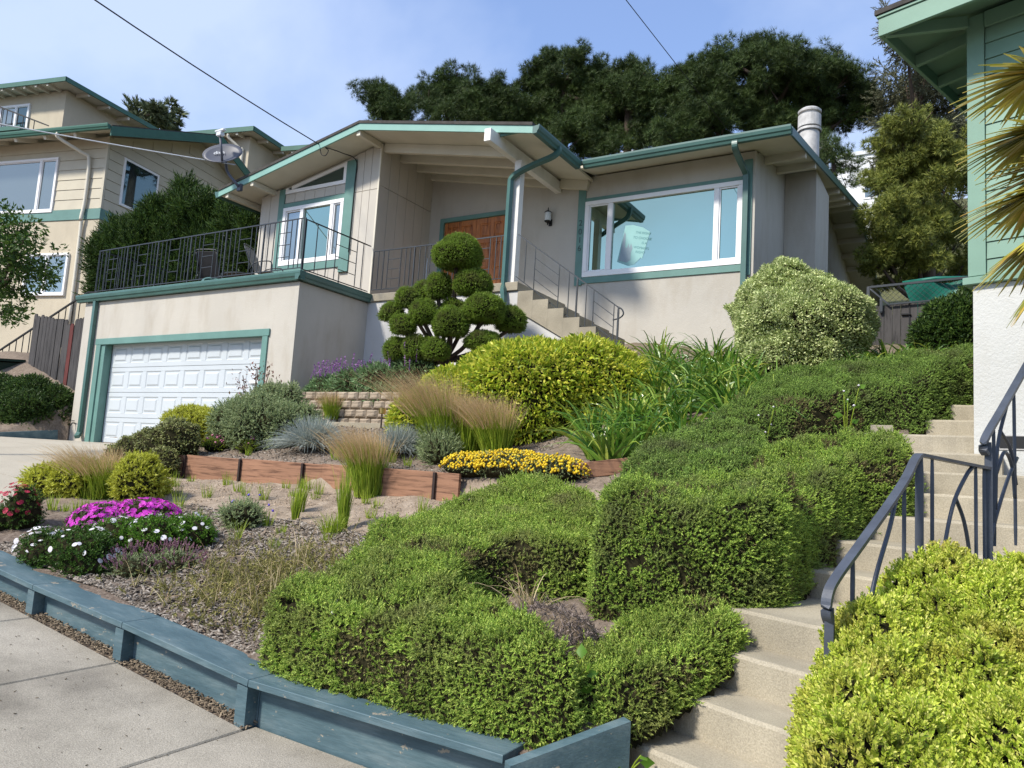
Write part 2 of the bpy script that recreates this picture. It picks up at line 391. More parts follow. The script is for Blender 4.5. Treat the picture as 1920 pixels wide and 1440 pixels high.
for a, c_ in zip(xk[:-1], xk[1:]):
    za, zc_ = float(zs(a)), float(zs(c_))
    P = [(a, .86, za), (a, 1.01, za), (c_, 1.01, zc_), (c_, .86, zc_)]
    kb.add([(x, y, z-.2) for x, y, z in P]+P, [(0, 1, 5, 4), (1, 2, 6, 5), (2, 3, 7, 6), (3, 0, 4, 7), (4, 5, 6, 7), (3, 2, 1, 0)])
tag(kb.build('kerb', M['walk']), kind='structure')
rv = []
for x in (40, 2, -3.4, -12, -30): rv += [(x, -8, float(zs(x))-.135), (x, .85, float(zs(x))-.135)]
tag(mesh('road', rv, [(2*i, 2*i+1, 2*i+3, 2*i+2) for i in range(4)], M['asphalt']), kind='structure')

# driveway in concrete panels with a saw joint
dw = thing('driveway', None, None); tag(dw, kind='structure')
rows = [1.02, 3.2, 5.3, 7.4, 9.66]
for a, c_ in zip(rows[:-1], rows[1:]):
    for side in (0, 1):
        Vv = []; n = 7; yy = np.linspace(a+.006, c_-.006, n)
        for y in yy:
            xr = float(dedge(max(y, 3.3)))-.02; xm = -13.9
            xa, xb = (-17.15, xm-.006) if side == 0 else (xm+.006, xr)
            for x in np.linspace(xa, xb, 5):
                z = float(zd(x, y)) if y > 3.3 else float(zs(x))
                Vv.append((x, y, z+.002))
        k = len(Vv); top = [(i*5+j, i*5+j+1, (i+1)*5+j+1, (i+1)*5+j) for i in range(n-1) for j in range(4)]
        Vb = [(x, y, z-.09) for x, y, z in Vv]
        rim = [i for i in range(5)]+[i*5+4 for i in range(1, n)]+[(n-1)*5+i for i in range(3, -1, -1)]+[i*5 for i in range(n-2, 0, -1)]
        sides = [(rim[i]+k, rim[(i+1) % len(rim)]+k, rim[(i+1) % len(rim)], rim[i]) for i in range(len(rim))]
        mesh('concrete_panel', Vv+Vb, top+sides, M['drive'], dw)
# low blue board edging the left of the driveway
o = beam('edging_board', (-17.24, 4.4, 1.13), (-17.24, 9.3, 1.72), .06, .3, M['bluew']); tag(o, 'low dark blue board edging the bank beside the driveway', 'edging')
o = tag(beam('driveway_kerb_board', (-8.28, 4.22, .69), (-9.86, 5.68, 1.05), .035, .16, M['bluew']), 'thin dark edging board along the garden side of the driveway', 'edging')

# ------------------------------------------------------------------ blue retaining wall along the sidewalk
rw = thing('retaining_wall', 'blue painted low wooden retaining wall with cap boards along the sidewalk', 'retaining wall', (-4, 3.3, 0))
CX = [-1.86, -3.6, -4.86, -6.0, -7.15]; CZ = [.29, .30, .435, .535, .66]
for i in range(4):
    x1, x0 = CX[i]-.003, CX[i+1]+.003
    beam('cap_board', (x0, 3.345, CZ[i+1]-.02), (x1, 3.345, CZ[i]-.02), .29, .04, M['bluew'], rw, b=.003)
    zt0, zt1 = CZ[i+1]-.045, CZ[i]-.045; zb0, zb1 = float(zs(x0))-.12, float(zs(x1))-.12
    mm = MB(); mm.prism([(x0, 3.30, zb0), (x1, 3.30, zb1), (x1, 3.30, zt1), (x0, 3.30, zt0)], (0, .05, 0)); mm.build('wall_plank', M['bluew'], rw)
for x in (-3.66, -4.90, -6.04):
    z1 = float(np.interp(-x, [-v for v in CX], CZ))-.05
    box('post', x-.045, x+.045, 3.215, 3.298, float(zs(x))-.1, z1, M['bluew'], rw, .005)
mm = MB(); mm.prism([(-1.85, 3.2, -.15), (-1.46, 3.66, 0), (-1.46, 3.66, .44), (-1.85, 3.2, .27)], (.055, -.045, 0)); mm.build('side_plank', M['bluew'], rw)

# ------------------------------------------------------------------ concrete garden stairs
st = thing('concrete_stairs', 'curving flight of worn concrete steps climbing between the hedges', 'stairs', (-1.2, 4.5, 0))
WD = [1.3, 1.3, 1.3, 1.3, 1.3, 1.35, 2.5, 2.5, 2.4, 1.9, 1.2, .86, .66, .66, .66]
AN = [22, 22, 22, 22, 22, 21, 18, 13, 10, 8, 7, 6, 5, 4, 4]
for k in range(len(STEPS)-1):
    x, y, z = STEPS[k]; x2, y2, z2 = STEPS[k+1]; a = rad(AN[k]); a2 = rad(AN[min(k+1, 14)])
    n = (math.cos(a), -math.sin(a)); n2 = (math.cos(a2), -math.sin(a2)); W_ = WD[k]
    L = Vector((x, y, 0)); R_ = L+Vector((n[0]*W_, n[1]*W_, 0)); d = Vector((x2-x, y2-y, 0))
    B = Vector((x2+.012, y2+.09, 0)); BR = B+Vector((n2[0]*(W_-.02), n2[1]*(W_-.02), 0))
    sub = 10; e = .018; P = []
    for t in range(sub+1): P.append(L.lerp(R_, t/sub) + Vector((0, .006*math.sin(t*2.1+k), 0)))
    P += [BR, B]
    cen = sum(P, Vector())/len(P); Vv = [(p_.x, p_.y, z-.62) for p_ in P]+[(p_.x, p_.y, z-e) for p_ in P]
    for q, p_ in enumerate(P):
        dd = (cen-p_); dd.normalize(); j = Vector((d.x, d.y, 0)).normalized() if q <= sub else dd
        Vv.append((p_.x+j.x*e, p_.y+j.y*e, z+.002*math.sin(q*1.7+k)))
    N = len(P); Ff = [tuple(range(2*N, 3*N)), tuple(range(N-1, -1, -1))]
    for r_ in (0, 1):
        for q in range(N): q2 = (q+1) % N; Ff.append((r_*N+q, r_*N+q2, r_*N+q2+N, r_*N+q+N))
    mesh('step', Vv, Ff, M['conc'], st)

# ------------------------------------------------------------------ redwood timber edging with stakes
tw = thing('timber_edging', 'redwood plank terrace edging held by dark stakes', 'timber wall', (-7, 6.9, 1.2))
TP = [(-9.95, 6.62), (-9.25, 6.78), (-8.25, 6.88), (-7.15, 6.93), (-6.86, 6.95), (-6.35, 6.90), (-5.75, 6.80), (-4.75, 6.88)]
segs = [(0, 1), (1, 2), (2, 4), (4, 6), (6, 7)]
for a, c_ in segs:
    p0, p1 = TP[a], TP[c_]; d = Vector((p1[0]-p0[0], p1[1]-p0[1], 0)).normalized()*.003
    beam('plank', (p0[0]+d.x, p0[1]+d.y, 1.375), (p1[0]-d.x, p1[1]-d.y, 1.365), .045, .33, M['timber'], tw, b=.005)
for x, y in ((-9.25, 6.78), (-8.25, 6.88), (-7.15, 6.93), (-6.35, 6.90), (-5.05, 6.86)):
    box('stake', x-.016, x+.016, y-.055, y-.026, 1.1, 1.53, M['stake'], tw, .003)
o = beam('timber_board', (-3.55, 7.05, 1.62), (-2.75, 7.55, 1.78), .045, .16, M['timber']); tag(o, 'short weathered board lying on the soil by strappy leaves', 'board')

# block wall, each block its own object
bw = thing('block_wall', 'low tan split-face block wall below the purple salvia', 'block wall', (-8.6, 9.35, 2.2))
rnd = random.Random(3)
BV, BF = [], []
nb = 5
for i in range(nb+1):
    for j in range(nb+1):
        u, v = i/nb, j/nb; ed = min(u, 1-u, v, 1-v)
        BV.append((u-.5, -.5-.12*min(1, ed*4)*(.5+.5*rnd.random()) + (.12 if ed == 0 else 0), v-.5))
BF = [(i*(nb+1)+j, (i+1)*(nb+1)+j, (i+1)*(nb+1)+j+1, i*(nb+1)+j+1) for i in range(nb) for j in range(nb)]
k = len(BV); BV += [(-.5, .5, -.5), (.5, .5, -.5), (.5, .5, .5), (-.5, .5, .5)]
BF += [(k+1, k, k+3, k+2), (nb, k+3, k, 0), (0, k, k+1, nb*(nb+1)), (nb*(nb+1), k+1, k+2, nb*(nb+1)+nb), (nb, nb*(nb+1)+nb, k+2, k+3)]
bme = bpy.data.meshes.new('block'); bme.from_pydata(BV, [], BF); bme.materials.append(M['block'])
for r_ in range(4):
    x = -10.3+(.12 if r_ % 2 else 0)
    while x < -7.05:
        L_ = .235
        share('block', bme, bw, (x+L_/2, 9.30+.018*r_-.02*math.sin(x), 2.14+r_*.145+.07), (L_-.012, .2, .136), (0, 0, rnd.uniform(-.05, .05)))
        x += L_
o = tag(box('edging_strip', -8.9, -7.1, 9.06, 9.1, 2.05, 2.2, M['conc']), 'thin pale concrete edging strip in front of the block wall', 'edging')
# ------------------------------------------------------------------ the stucco house
H = thing('stucco_house', 'pale stucco house with teal trim, double garage and covered entry', 'house', (-10, 12, 1.65))
GX0, GX1, GY, YF, YW = -17.18, -10.39, 9.53, 11.45, 13.23
st_ = M['stucco']
mm = MB()
mm.box(GX0, -16.42, GY, GY+.22, 1.2, 4.76, .006).box(-11.15, GX1, GY, GY+.22, 1.2, 4.76, .006).box(-16.419, -11.151, GY+.001, GY+.219, 3.83, 4.759, .002)
mm.box(GX1-.22, GX1-.001, GY+.221, 11.37, 1.2, 4.76, .003).box(GX0+.001, GX0+.22, GY+.221, 14, 1.2, 4.76, .003)
mm.build('garage_wall', st_, H)
mm = MB(); mm.box(GX1-.21, -6.86, 11.371, 11.6, 2.2, 4.775, .003); mm.build('foundation_wall', M['stucco2'], H)
box('porch_slab', GX1-.02, -6.88, 11.33, 13.2, 4.78, 4.94, M['conc'], H, .01)
# deck
box('deck_floor', GX0+.02, GX1-.02, GY+.02, 11.40, 4.77, 4.90, M['litter'], H)
box('deck_floor', GX0+.02, -14.05, 11.401, 13.5, 4.77, 4.90, M['litter'], H)
def gutter(name, p0, p1, out, parent, h=.13, dd=.115, mat=None):
    p0 = Vector(p0); p1 = Vector(p1); o_ = Vector(out)
    pr = [(0, 0), (dd*.62, 0), (dd*.74, h*.28), (dd*.9, h*.42), (dd, h*.78), (dd, h), (dd-.016, h), (dd-.016, h-.012), (.01, h-.02), (0, h-.02)]
    V = [p0+o_*a+Vector((0, 0, z)) for a, z in pr]+[p1+o_*a+Vector((0, 0, z)) for a, z in pr]; n = len(pr)
    F = [tuple(range(n-1, -1, -1)), tuple(range(n, 2*n))]+[(i, (i+1) % n, (i+1) % n+n, i+n) for i in range(n)]
    return mesh(name, V, F, mat or M['teal_shaded'], parent)
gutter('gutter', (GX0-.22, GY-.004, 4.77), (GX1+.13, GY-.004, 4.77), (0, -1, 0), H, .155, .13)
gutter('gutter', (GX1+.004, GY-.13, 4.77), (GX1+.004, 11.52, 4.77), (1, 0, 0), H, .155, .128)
box('fascia_board', GX0-.1, GX1+.05, GY-.045, GY-.006, 4.93, 4.965, M['teal'], H)
# main wall with window and door openings
WX0, WX1, WZ0, WZ1 = -6.55, -3.44, 5.46, 7.0
DX0, DX1, DZ1 = -10.06, -8.3, 7.02
mm = MB()
for (a, c_, z0, z1) in ((-10.44, DX0, 4.0, 8.25), (DX0+.001, DX1-.001, DZ1, 8.05), (DX1, WX0, 3.0, 7.85), (WX0+.001, WX1-.001, 3.0, WZ0), (WX0+.001, WX1-.001, WZ1, 7.52), (WX1, -3.24, 3.0, 7.52)):
    mm.box(a, c_, YW, YW+.2, z0, z1, .002)
mm.build('front_wall', st_, H)
def sz(y): return 7.40+.1875*(y-12.5)               # underside of the main roof
mm = MB(); mm.prism([(-3.24, YW+.2, 3), (-3.24, 30.2, 3), (-3.24, 30.2, sz(12.4)), (-3.24, 21.3, sz(21.3)), (-3.24, YW+.2, sz(YW+.2))], (-.2, 0, 0)); mm.build('side_wall', st_, H)
mm = MB(); mm.prism([(-3.235, 15.65, 3), (-2.63, 15.65, 3), (-2.63, 15.65, sz(15.65)-.002), (-3.235, 15.65, sz(15.65)-.002)], (0, 1.57, 0)); mm.build('chimney_stack', st_, H)
# vertical siding boards on the wing
def rz(x): return 8.185-.1995*abs(x+10.45)          # underside of the wing roof
sd_ = M['siding']
box('wing_wall', -13.97, -10.45, YF+.03, YF+.2, 4.9, 7.45, sd_, H)
mm = MB(); mm.prism([(-13.97, YF+.03, 7.451), (-10.45, YF+.03, 7.451), (-10.45, YF+.03, rz(-10.45)), (-13.97, YF+.03, rz(-13.97)-.01)], (0, .17, 0)); mm.build('gable_wall', sd_, H)
box('wing_side_wall', -14.0, -13.975, YF+.03, 17, 4.9, 7.4, sd_, H)
box('entry_side_wall', -10.62, -10.47, YF+.21, YW-.001, 4.9, 8.17, sd_, H)
def vb(x0, x1, z0, tops, name='siding_board'):
    m_ = MB(); m_.prism([(x0, YF+.028, z0), (x1, YF+.028, z0), (x1, YF+.028, tops(x1)), (x0, YF+.028, tops(x0))], (0, -.028, 0)); return m_.build(name, sd_, H)
def cols(x0, x1, step=.305):
    n = max(1, round((x1-x0)/step)); s_ = (x1-x0)/n
    return [(x0+i*s_+.005, x0+(i+1)*s_-.005) for i in range(n)]
for a, c_ in cols(-13.97, -13.36): vb(a, c_, 4.92, lambda x: rz(x)-.012)
for a, c_ in cols(-11.10, -10.47, .21):
    vb(a, c_, 4.92, lambda x: 7.20); vb(a, c_, 7.212, lambda x: rz(x)-.012)
for a, c_ in cols(-13.19, -11.36): 
    vb(a, c_, 4.92, lambda x: 5.62); vb(a, c_, 7.24, lambda x: 7.44)
for y in np.arange(YF+.02, YW-.1, .297):            # return wall of the entry
    y1 = min(y+.287, YW-.004)
    for z0, z1 in ((4.95, 7.28), (7.292, 8.17)):
        mm = MB(); mm.prism([(-10.468, y, z0), (-10.468, y1, z0), (-10.468, y1, z1), (-10.468, y, z1)], (.028, 0, 0)); mm.build('siding_board', sd_, H)
box('corner_board', -10.47, -10.432, YF-.012, YF+.018, 4.95, 8.16, M['cream'], H)
# ---- trims
tl = M['teal']
for (a, c_, z0, z1) in ((-13.36, -13.19, 5.55, 7.57), (-11.36, -11.10, 5.5, 7.93)): box('window_trim', a, c_, YF-.03, YF+.027, z0, z1, tl, H)
box('window_trim', -13.188, -11.362, YF-.026, YF+.027, 7.12, 7.22, tl, H); box('window_trim', -13.188, -11.362, YF-.026, YF+.027, 5.62, 5.78, tl, H)
box('window_trim', -6.71, WX0-.002, YW-.03, YW-.001, 5.30, 7.37, tl, H); box('window_trim', WX1+.002, -3.29, YW-.03, YW-.001, 5.25, 7.37, tl, H)
box('window_trim', WX0, WX1, YW-.025, YW-.001, WZ1+.001, WZ1+.075, tl, H); box('window_trim', WX0, WX1, YW-.025, YW-.001, WZ0-.13, WZ0-.001, tl, H)
# ---- windows: frame, sashes, panes
def window(x0, x1, z0, z1, y, mulls, parent, mats, fr=.07, loc=False, frm=None):
    fm = MB(); frm = frm or M['white']
    fm.box(x0, x1, y-.035, y+.05, z1-fr, z1, .004).box(x0, x1, y-.035, y+.05, z0, z0+fr*1.25, .004)
    fm.box(x0, x0+fr, y-.034, y+.05, z0+fr*1.25+.001, z1-fr-.001, .004).box(x1-fr, x1, y-.034, y+.05, z0+fr*1.25+.001, z1-fr-.001, .004)
    ws = fm.build('window_frame', frm, parent)
    xs_ = [x0+fr]+[m_ for m_ in mulls]+[x1-fr]
    for k in range(len(xs_)-1):
        a, c_ = xs_[k]+(.045 if k else 0), xs_[k+1]-(.045 if k < len(xs_)-2 else 0)
        if k < len(xs_)-2: box('mullion', c_, xs_[k+1]+.045, y-.03, y+.045, z0+fr*1.25+.002, z1-fr-.002, frm, ws)
        mesh('pane', [(a, y+.02, z0+fr), (c_, y+.02, z0+fr), (c_, y+.02, z1-fr), (a, y+.02, z1-fr)], [(0, 1, 2, 3)], mats[k % len(mats)], ws)
        s_ = .028
        if k != len(mulls)//2 or len(mulls) < 2:
            sm = MB(); sm.box(a, c_, y-.01, y+.018, z1-fr-s_, z1-fr-.001).box(a, c_, y-.01, y+.018, z0+fr*1.25+.001, z0+fr*1.25+s_)
            sm.box(a, a+s_, y-.009, y+.018, z0+fr*1.25+s_, z1-fr-s_).box(c_-s_, c_, y-.009, y+.018, z0+fr*1.25+s_, z1-fr-s_); sm.build('sash', frm, ws)
    return ws
window(WX0, WX1, WZ0, WZ1, YW, [-6.0, -3.92], H, [M['glass']], .085)
window(-13.188, -11.362, 5.782, 7.118, YF-.0, [-12.6, -11.7], H, [M['glassd'], M['glass'], M['glassd']], .085)
# trapezoid gable light
def gz(x): return rz(x)-.07
P = [(-13.15, 7.47), (-11.37, 7.47), (-11.37, gz(-11.37)), (-13.15, gz(-13.15))]
mm = MB(); y = YF-.02
mm.prism([(-13.185, y, 7.45), (-11.365, y, 7.45), (-11.365, y, 7.53), (-13.185, y, 7.53)], (0, .05, 0))
mm.prism([(-13.185, y+.001, 7.531), (-13.1, y+.001, 7.531), (-13.1, y+.001, gz(-13.1)), (-13.185, y+.001, gz(-13.185))], (0, .05, 0))
mm.prism([(-11.45, y+.001, 7.531), (-11.365, y+.001, 7.531), (-11.365, y+.001, gz(-11.365)), (-11.45, y+.001, gz(-11.45))], (0, .05, 0))
mm.prism([(-13.0, y+.002, gz(-13.0)-.075), (-11.451, y+.002, gz(-11.451)-.075), (-11.451, y+.002, gz(-11.451)), (-13.0, y+.002, gz(-13.0))], (0, .05, 0))
wg = mm.build('gable_window', M['white'], H)
mesh('pane', [(-13.1, y+.03, 7.53), (-11.45, y+.03, 7.53), (-11.45, y+.03, gz(-11.45)), (-13.1, y+.03, gz(-13.1))], [(0, 1, 2, 3)], M['glassk'], wg)
# ---- garage door: four sections of eight raised panels

gx0, gx1, gz0, gz1, gy = -16.2, -11.22, 1.66, 3.84, GY+.17
gdoor = box('garage_door', gx0-.05, gx1+.05, gy+.02, gy+.05, gz0-.02, gz1, M['gdoor'], H)
sh_ = (gz1-gz0)/4; pw = (gx1-gx0)/8
def panelmesh(w_, h_):
    V = []; F = []
    for (i, d) in ((0, 0), (.018, .012), (.045, .012), (.075, -.004)):
        V += [(-w_/2+i, d, -h_/2+i), (w_/2-i, d, -h_/2+i), (w_/2-i, d, h_/2-i), (-w_/2+i, d, h_/2-i)]
    for k in range(3):
        for j in range(4): a = k*4+j; c_ = k*4+(j+1) % 4; F.append((a, c_, c_+4, a+4))
    F.append((12, 13, 14, 15))
    me = bpy.data.meshes.new('raised_panel'); me.from_pydata(V, [], F); me.materials.append(M['gdoor']); return me
pmw, pmh = pw-.13, sh_-.19; pme = panelmesh(pmw, pmh)
for r_ in range(4):
    z0 = gz0+r_*sh_; zc = z0+sh_/2; mm = MB()
    y0, y1 = gy, gy+.019
    mm.box(gx0, gx1, y0, y1, z0+.004, zc-pmh/2, .003).box(gx0, gx1, y0, y1, zc+pmh/2, z0+sh_-.004, .003)
    for k in range(9):
        a = gx0 if k == 0 else gx0+k*pw-(pw-pmw)/2; c_ = gx1 if k == 8 else gx0+k*pw+(pw-pmw)/2
        mm.box(a, c_, y0+.0003, y1, zc-pmh/2+.0005, zc+pmh/2-.0005, .0005)
    sec = mm.build('door_section', M['gdoor'], gdoor)
    for k in range(8): share('raised_panel', pme, sec, (gx0+(k+.5)*pw, gy+.001, zc))
box('door_header', -16.55, -11.03, GY-.035, GY-.001, 3.78, 3.915, tl, H)
box('door_jamb', -16.52, -16.36, GY-.03, GY-.001, 1.6, 3.779, tl, H); box('door_jamb', -11.2, -11.06, GY-.03, GY-.001, 1.6, 3.779, tl, H)
box('jamb_reveal', -16.42, -16.22, GY, GY+.165, 1.6, 3.829, tl, H); box('jamb_reveal', -11.2, -11.151, GY, GY+.165, 1.6, 3.829, tl, H)
box('header_reveal', -16.219, -11.201, GY-.0, GY+.165, 3.80, 3.829, tl, H)
box('handle', -11.62, -11.30, GY+.135, GY+.168, 2.92, 2.97, M['white'], gdoor)
# ---- entry doors
dm = M['doorwood']
box('door_frame', DX0-.07, DX0+.03, YW-.03, YW+.1, 4.94, 7.075, tl, H); box('door_frame', DX1-.03, DX1+.07, YW-.03, YW+.1, 4.94, 7.075, tl, H)
box('door_frame', DX0+.031, DX1-.031, YW-.03, YW+.1, 6.98, 7.075, tl, H)
def dpanel(w_, h_):
    V = []; F = []
    for (i, d) in ((0, 0), (.012, .014), (.03, .014), (.055, -.001)):
        V += [(-w_/2+i, d, -h_/2+i), (w_/2-i, d, -h_/2+i), (w_/2-i, d, h_/2-i), (-w_/2+i, d, h_/2-i)]
    for k in range(3):
        for j in range(4): a = k*4+j; c_ = k*4+(j+1) % 4; F.append((a, c_, c_+4, a+4))
    F.append((12, 13, 14, 15)); me = bpy.data.meshes.new('door_panel'); me.from_pydata(V, [], F); me.materials.append(dm); return me
lw = (DX1-DX0-.062)/2
rowsz = [(4.96+.14, .52), (4.96+.86, .60), (4.96+1.58, .32)]
pms = {h_: dpanel(lw/2-.15, h_) for _, h_ in rowsz}
for side in (0, 1):
    xa = DX0+.032+side*lw; xb = xa+lw-.006
    mm = MB(); y0, y1 = YW+.02, YW+.05; px = [xa+lw*.25+.03, xb-lw*.25-.03]; hw = (lw/2-.15)/2
    vs = [xa, px[0]-hw, px[0]+hw, px[1]-hw, px[1]+hw, xb]
    for k in (0, 2, 4): mm.box(vs[k], vs[k+1], y0, y1, 4.955, 6.975, .003)
    zz = [4.955]+[v for z0, h_ in rowsz for v in (z0, z0+h_)]+[6.975]
    for k in range(0, len(zz), 2):
        for q in (1, 3): mm.box(vs[q], vs[q+1], y0+.0005, y1, zz[k], zz[k+1], .001)
    dl = mm.build('entry_door', dm, H)
    for z0, h_ in rowsz:
        for q in (0, 1): share('door_panel', pms[h_], dl, (px[q], YW+.024, z0+h_/2))
    if side:
        tube('handle', smoothpath([(xa+.06, YW+.0, 5.85), (xa+.06, YW-.05, 5.9), (xa+.06, YW-.05, 6.05), (xa+.06, YW+.0, 6.1)]), .012, M['brass'], dl)
        box('escutcheon', xa+.035, xa+.085, YW+.008, YW+.021, 5.75, 6.16, M['brass'], dl)
# ---- roofs
def slab(name, poly, th, mat, parent=H):
    m_ = MB(); m_.prism(poly, (0, 0, th)); return m_.build(name, mat, parent)
RX, RE, LE, YO = -10.45, -6.42, -14.6, 10.75
def wz(x): return 8.21-.1995*abs(x-RX)
for xe in (RE, LE):
    slab('soffit', [(RX, YO+.03, wz(RX)), (xe, YO+.03, wz(xe)), (xe, 17.2, wz(xe)), (RX, 17.2, wz(RX))], .05, M['cream'])
    slab('roof', [(RX, YO-.02, wz(RX)+.10), (xe, YO-.02, wz(xe)+.10), (xe, 17.3, wz(xe)+.10), (RX, 17.3, wz(RX)+.10)], .055, M['shingle'])
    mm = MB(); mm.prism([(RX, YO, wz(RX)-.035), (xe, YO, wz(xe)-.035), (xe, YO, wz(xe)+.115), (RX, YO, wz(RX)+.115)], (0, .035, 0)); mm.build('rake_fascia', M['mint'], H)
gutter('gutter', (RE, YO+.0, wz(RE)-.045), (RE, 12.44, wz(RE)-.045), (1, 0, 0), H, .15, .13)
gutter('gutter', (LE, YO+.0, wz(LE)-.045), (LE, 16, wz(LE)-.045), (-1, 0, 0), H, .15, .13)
MX = -2.52
def mzr(y): return 7.41+.1875*(min(y, 42.6-y)-12.5)
for (x0, x1, ya, yb) in ((RE+.004, MX, 12.55, 21.3), (RE+.004, MX, 21.3, 30.6), (-14.6, RE+.003, 13.5, 21.3), (-14.6, RE+.003, 21.3, 30.6)):
    slab('soffit', [(x0, ya, mzr(ya)), (x1, ya, mzr(ya)), (x1, yb, mzr(yb)), (x0, yb, mzr(yb))], .05, M['cream'])
    slab('roof', [(x0, ya-.01, mzr(ya)+.09), (x1+(.01 if x1 == MX else 0), ya-.01, mzr(ya)+.09), (x1+(.01 if x1 == MX else 0), yb, mzr(yb)+.09), (x0, yb, mzr(yb)+.09)], .05, M['shingle'])
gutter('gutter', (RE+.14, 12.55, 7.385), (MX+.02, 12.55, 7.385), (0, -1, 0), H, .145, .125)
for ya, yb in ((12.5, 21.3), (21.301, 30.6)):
    mm = MB(); mm.prism([(MX+.002, ya, mzr(ya)-.05), (MX+.002, yb, mzr(yb)-.05), (MX+.002, yb, mzr(yb)+.10), (MX+.002, ya, mzr(ya)+.10)], (.035, 0, 0)); mm.build('rake_fascia', M['teal_shaded'], H)
for y in (13.9, 14.9, 17.9, 18.8, 19.7, 20.6, 22.0, 22.9, 23.8, 24.7):
    beam('outrigger', (-3.24, y, mzr(y)-.075), (MX, y, mzr(y)-.075), .09, .145, M['cream'], H)
# porch beam, post, rafters
beam('porch_beam', (-7.19, 10.52, 7.385), (-7.19, YW, 7.385), .13, .23, M['wpaint'], H, b=.006)
box('porch_post', -7.16, -7.03, 11.44, 11.59, 4.3, 7.268, M['wpaint'], H, .006)
for y in (11.55, 12.10, 12.65, 13.18):
    beam('rafter', (-10.44, y, wz(-10.44)-.10), (-7.26, y, wz(-7.26)-.10), .09, .19, M['cream'], H)
beam('rafter', (-7.12, 13.18, wz(-7.12)-.10), (-6.5, 13.18, wz(-6.5)-.10), .09, .19, M['cream'], H)
for x in (-10.5, -13.55, -14.35): beam('outrigger', (x, YO+.04, wz(x)-.065), (x, YF-.001 if x > -14 else 16, wz(x)-.065), .09, .12, M['cream'], H)
mm = MB(); mm.prism([(-7.12, YO+.06, wz(-7.12)-.09), (-6.75, YO+.06, wz(-6.75)-.012), (-7.12, YO+.06, wz(-7.12)-.012)], (0, .03, 0)); mm.build('gable_filler', tl, H)
# flue
fl = MB(); 
def ring(cx, cy, prof, n=24):
    V = []; F = []
    for r, z in prof:
        for j in range(n): V.append((cx+r*math.cos(2*math.pi*j/n), cy+r*math.sin(2*math.pi*j/n), z))
    for i in range(len(prof)-1):
        for j in range(n): a = i*n+j; c_ = i*n+(j+1) % n; F.append((a, c_, c_+n, a+n))
    F.append(tuple(range((len(prof)-1)*n, len(prof)*n))); return V, F
fx, fy_ = -2.92, 16.42
fo = mesh('chimney_flue', *ring(fx, fy_, [(.205, 8.0), (.205, 9.18), (.205, 9.2)]), M['steel'], H, True)
for pr in ([(.235, 9.16), (.245, 9.17), (.245, 9.22), (.2, 9.23)], [(.225, 9.25), (.235, 9.26), (.235, 9.52), (.2, 9.53)], [(.19, 9.53), (.19, 9.58), (.235, 9.585), (.24, 9.63), (.19, 9.67), (.0, 9.68)]): mesh('flue_cap', *ring(fx, fy_, pr), M['steel'], fo)
# downspouts
def spout(pts, wd=.062, dp=.05, name='downspout'):
    m_ = MB(); P = smoothpath(pts, 5); k = len(P); V = []; F = []
    prev = Vector((1, 0, 0))
    for i, p_ in enumerate(P):
        t = (P[min(i+1, k-1)]-P[max(i-1, 0)]).normalized(); s_ = prev-t*prev.dot(t); s_.normalize(); prev = s_; q = t.cross(s_)
        for a, c_ in ((-wd, -dp), (wd, -dp), (wd, dp), (-wd, dp)): V.append(p_+s_*a*.75+q*c_*.75)
    for i in range(k-1):
        for j in range(4): a = i*4+j; c_ = i*4+(j+1) % 4; F.append((a, c_, c_+4, a+4))
    F += [(3, 2, 1, 0), tuple(range(4*k-4, 4*k))]
    return mesh(name, V, F, M['teal_shaded'], H)
spout([(-16.70, GY-.06, 4.78), (-16.70, GY-.055, 4.6), (-16.70, GY-.055, 3), (-16.70, GY-.055, 1.95), (-16.69, GY-.075, 1.82), (-16.6, GY-.16, 1.74)])
spout([(-6.33, 11.56, 7.44), (-6.34, 11.55, 7.34), (-6.42, 11.5, 7.24), (-6.7, 11.43, 7.13), (-7.0, 11.37, 7.0), (-7.16, 11.36, 6.9), (-7.18, 11.36, 6.7), (-7.18, 11.36, 5.6), (-7.18, 11.36, 4.95), (-7.15, 11.3, 4.8), (-7.12, 11.29, 4.6), (-7.12, 11.29, 4.2)])
spout([(-3.42, 12.48, 7.42), (-3.42, 12.5, 7.3), (-3.41, 12.75, 7.2), (-3.39, 13.08, 7.1), (-3.385, 13.14, 7.0), (-3.385, 13.15, 6.5), (-3.385, 13.15, 5.6), (-3.385, 13.15, 4.3)])
spout([(-13.1, GY-.02, 4.9), (-13.1, GY+.03, 5.0), (-12.98, GY+.12, 5.02), (-12.8, GY+.3, 4.95)], .05, .045, 'gutter_elbow')
# house number
numeral = pmat('number_metal', (.05, .09, .08), .1, 5, .5, 0)
for ch, z in (('2', 6.52), ('0', 6.34), ('1', 6.17), ('6', 6.0)):
    text('house_number', ch, .17, Matrix.Translation((-6.675, YW-.032, z)) @ Matrix.Rotation(rad(90), 4, 'X'), numeral, H, .004)
# ---- entry stairs beside the front wall
ps = thing('entry_stairs', 'grey concrete entry steps descending along the front wall', 'stairs', (-6, 12, 4))
for k in range(5):
    x0 = -6.88+k*.31; z1 = 4.94-(k+1)*.175
    mm = MB(); zb = lambda x: 4.42-.5645*(x+6.88)
    mm.prism([(x0, 11.36+.002*k, zb(x0)), (x0+.31, 11.36+.002*k, zb(x0+.31)), (x0+.31, 11.36+.002*k, z1), (x0, 11.36+.002*k, z1)], (0, 1.25, 0)); mm.build('step', M['conc'], ps)
mm = MB(); mm.prism([(-6.88, 11.40, 2.2), (-5.0, 11.40, 2.2), (-5.0, 11.40, 3.34), (-6.88, 11.40, 4.41)], (0, .15, 0)); mm.build('stringer_wall', M['stucco2'], ps)

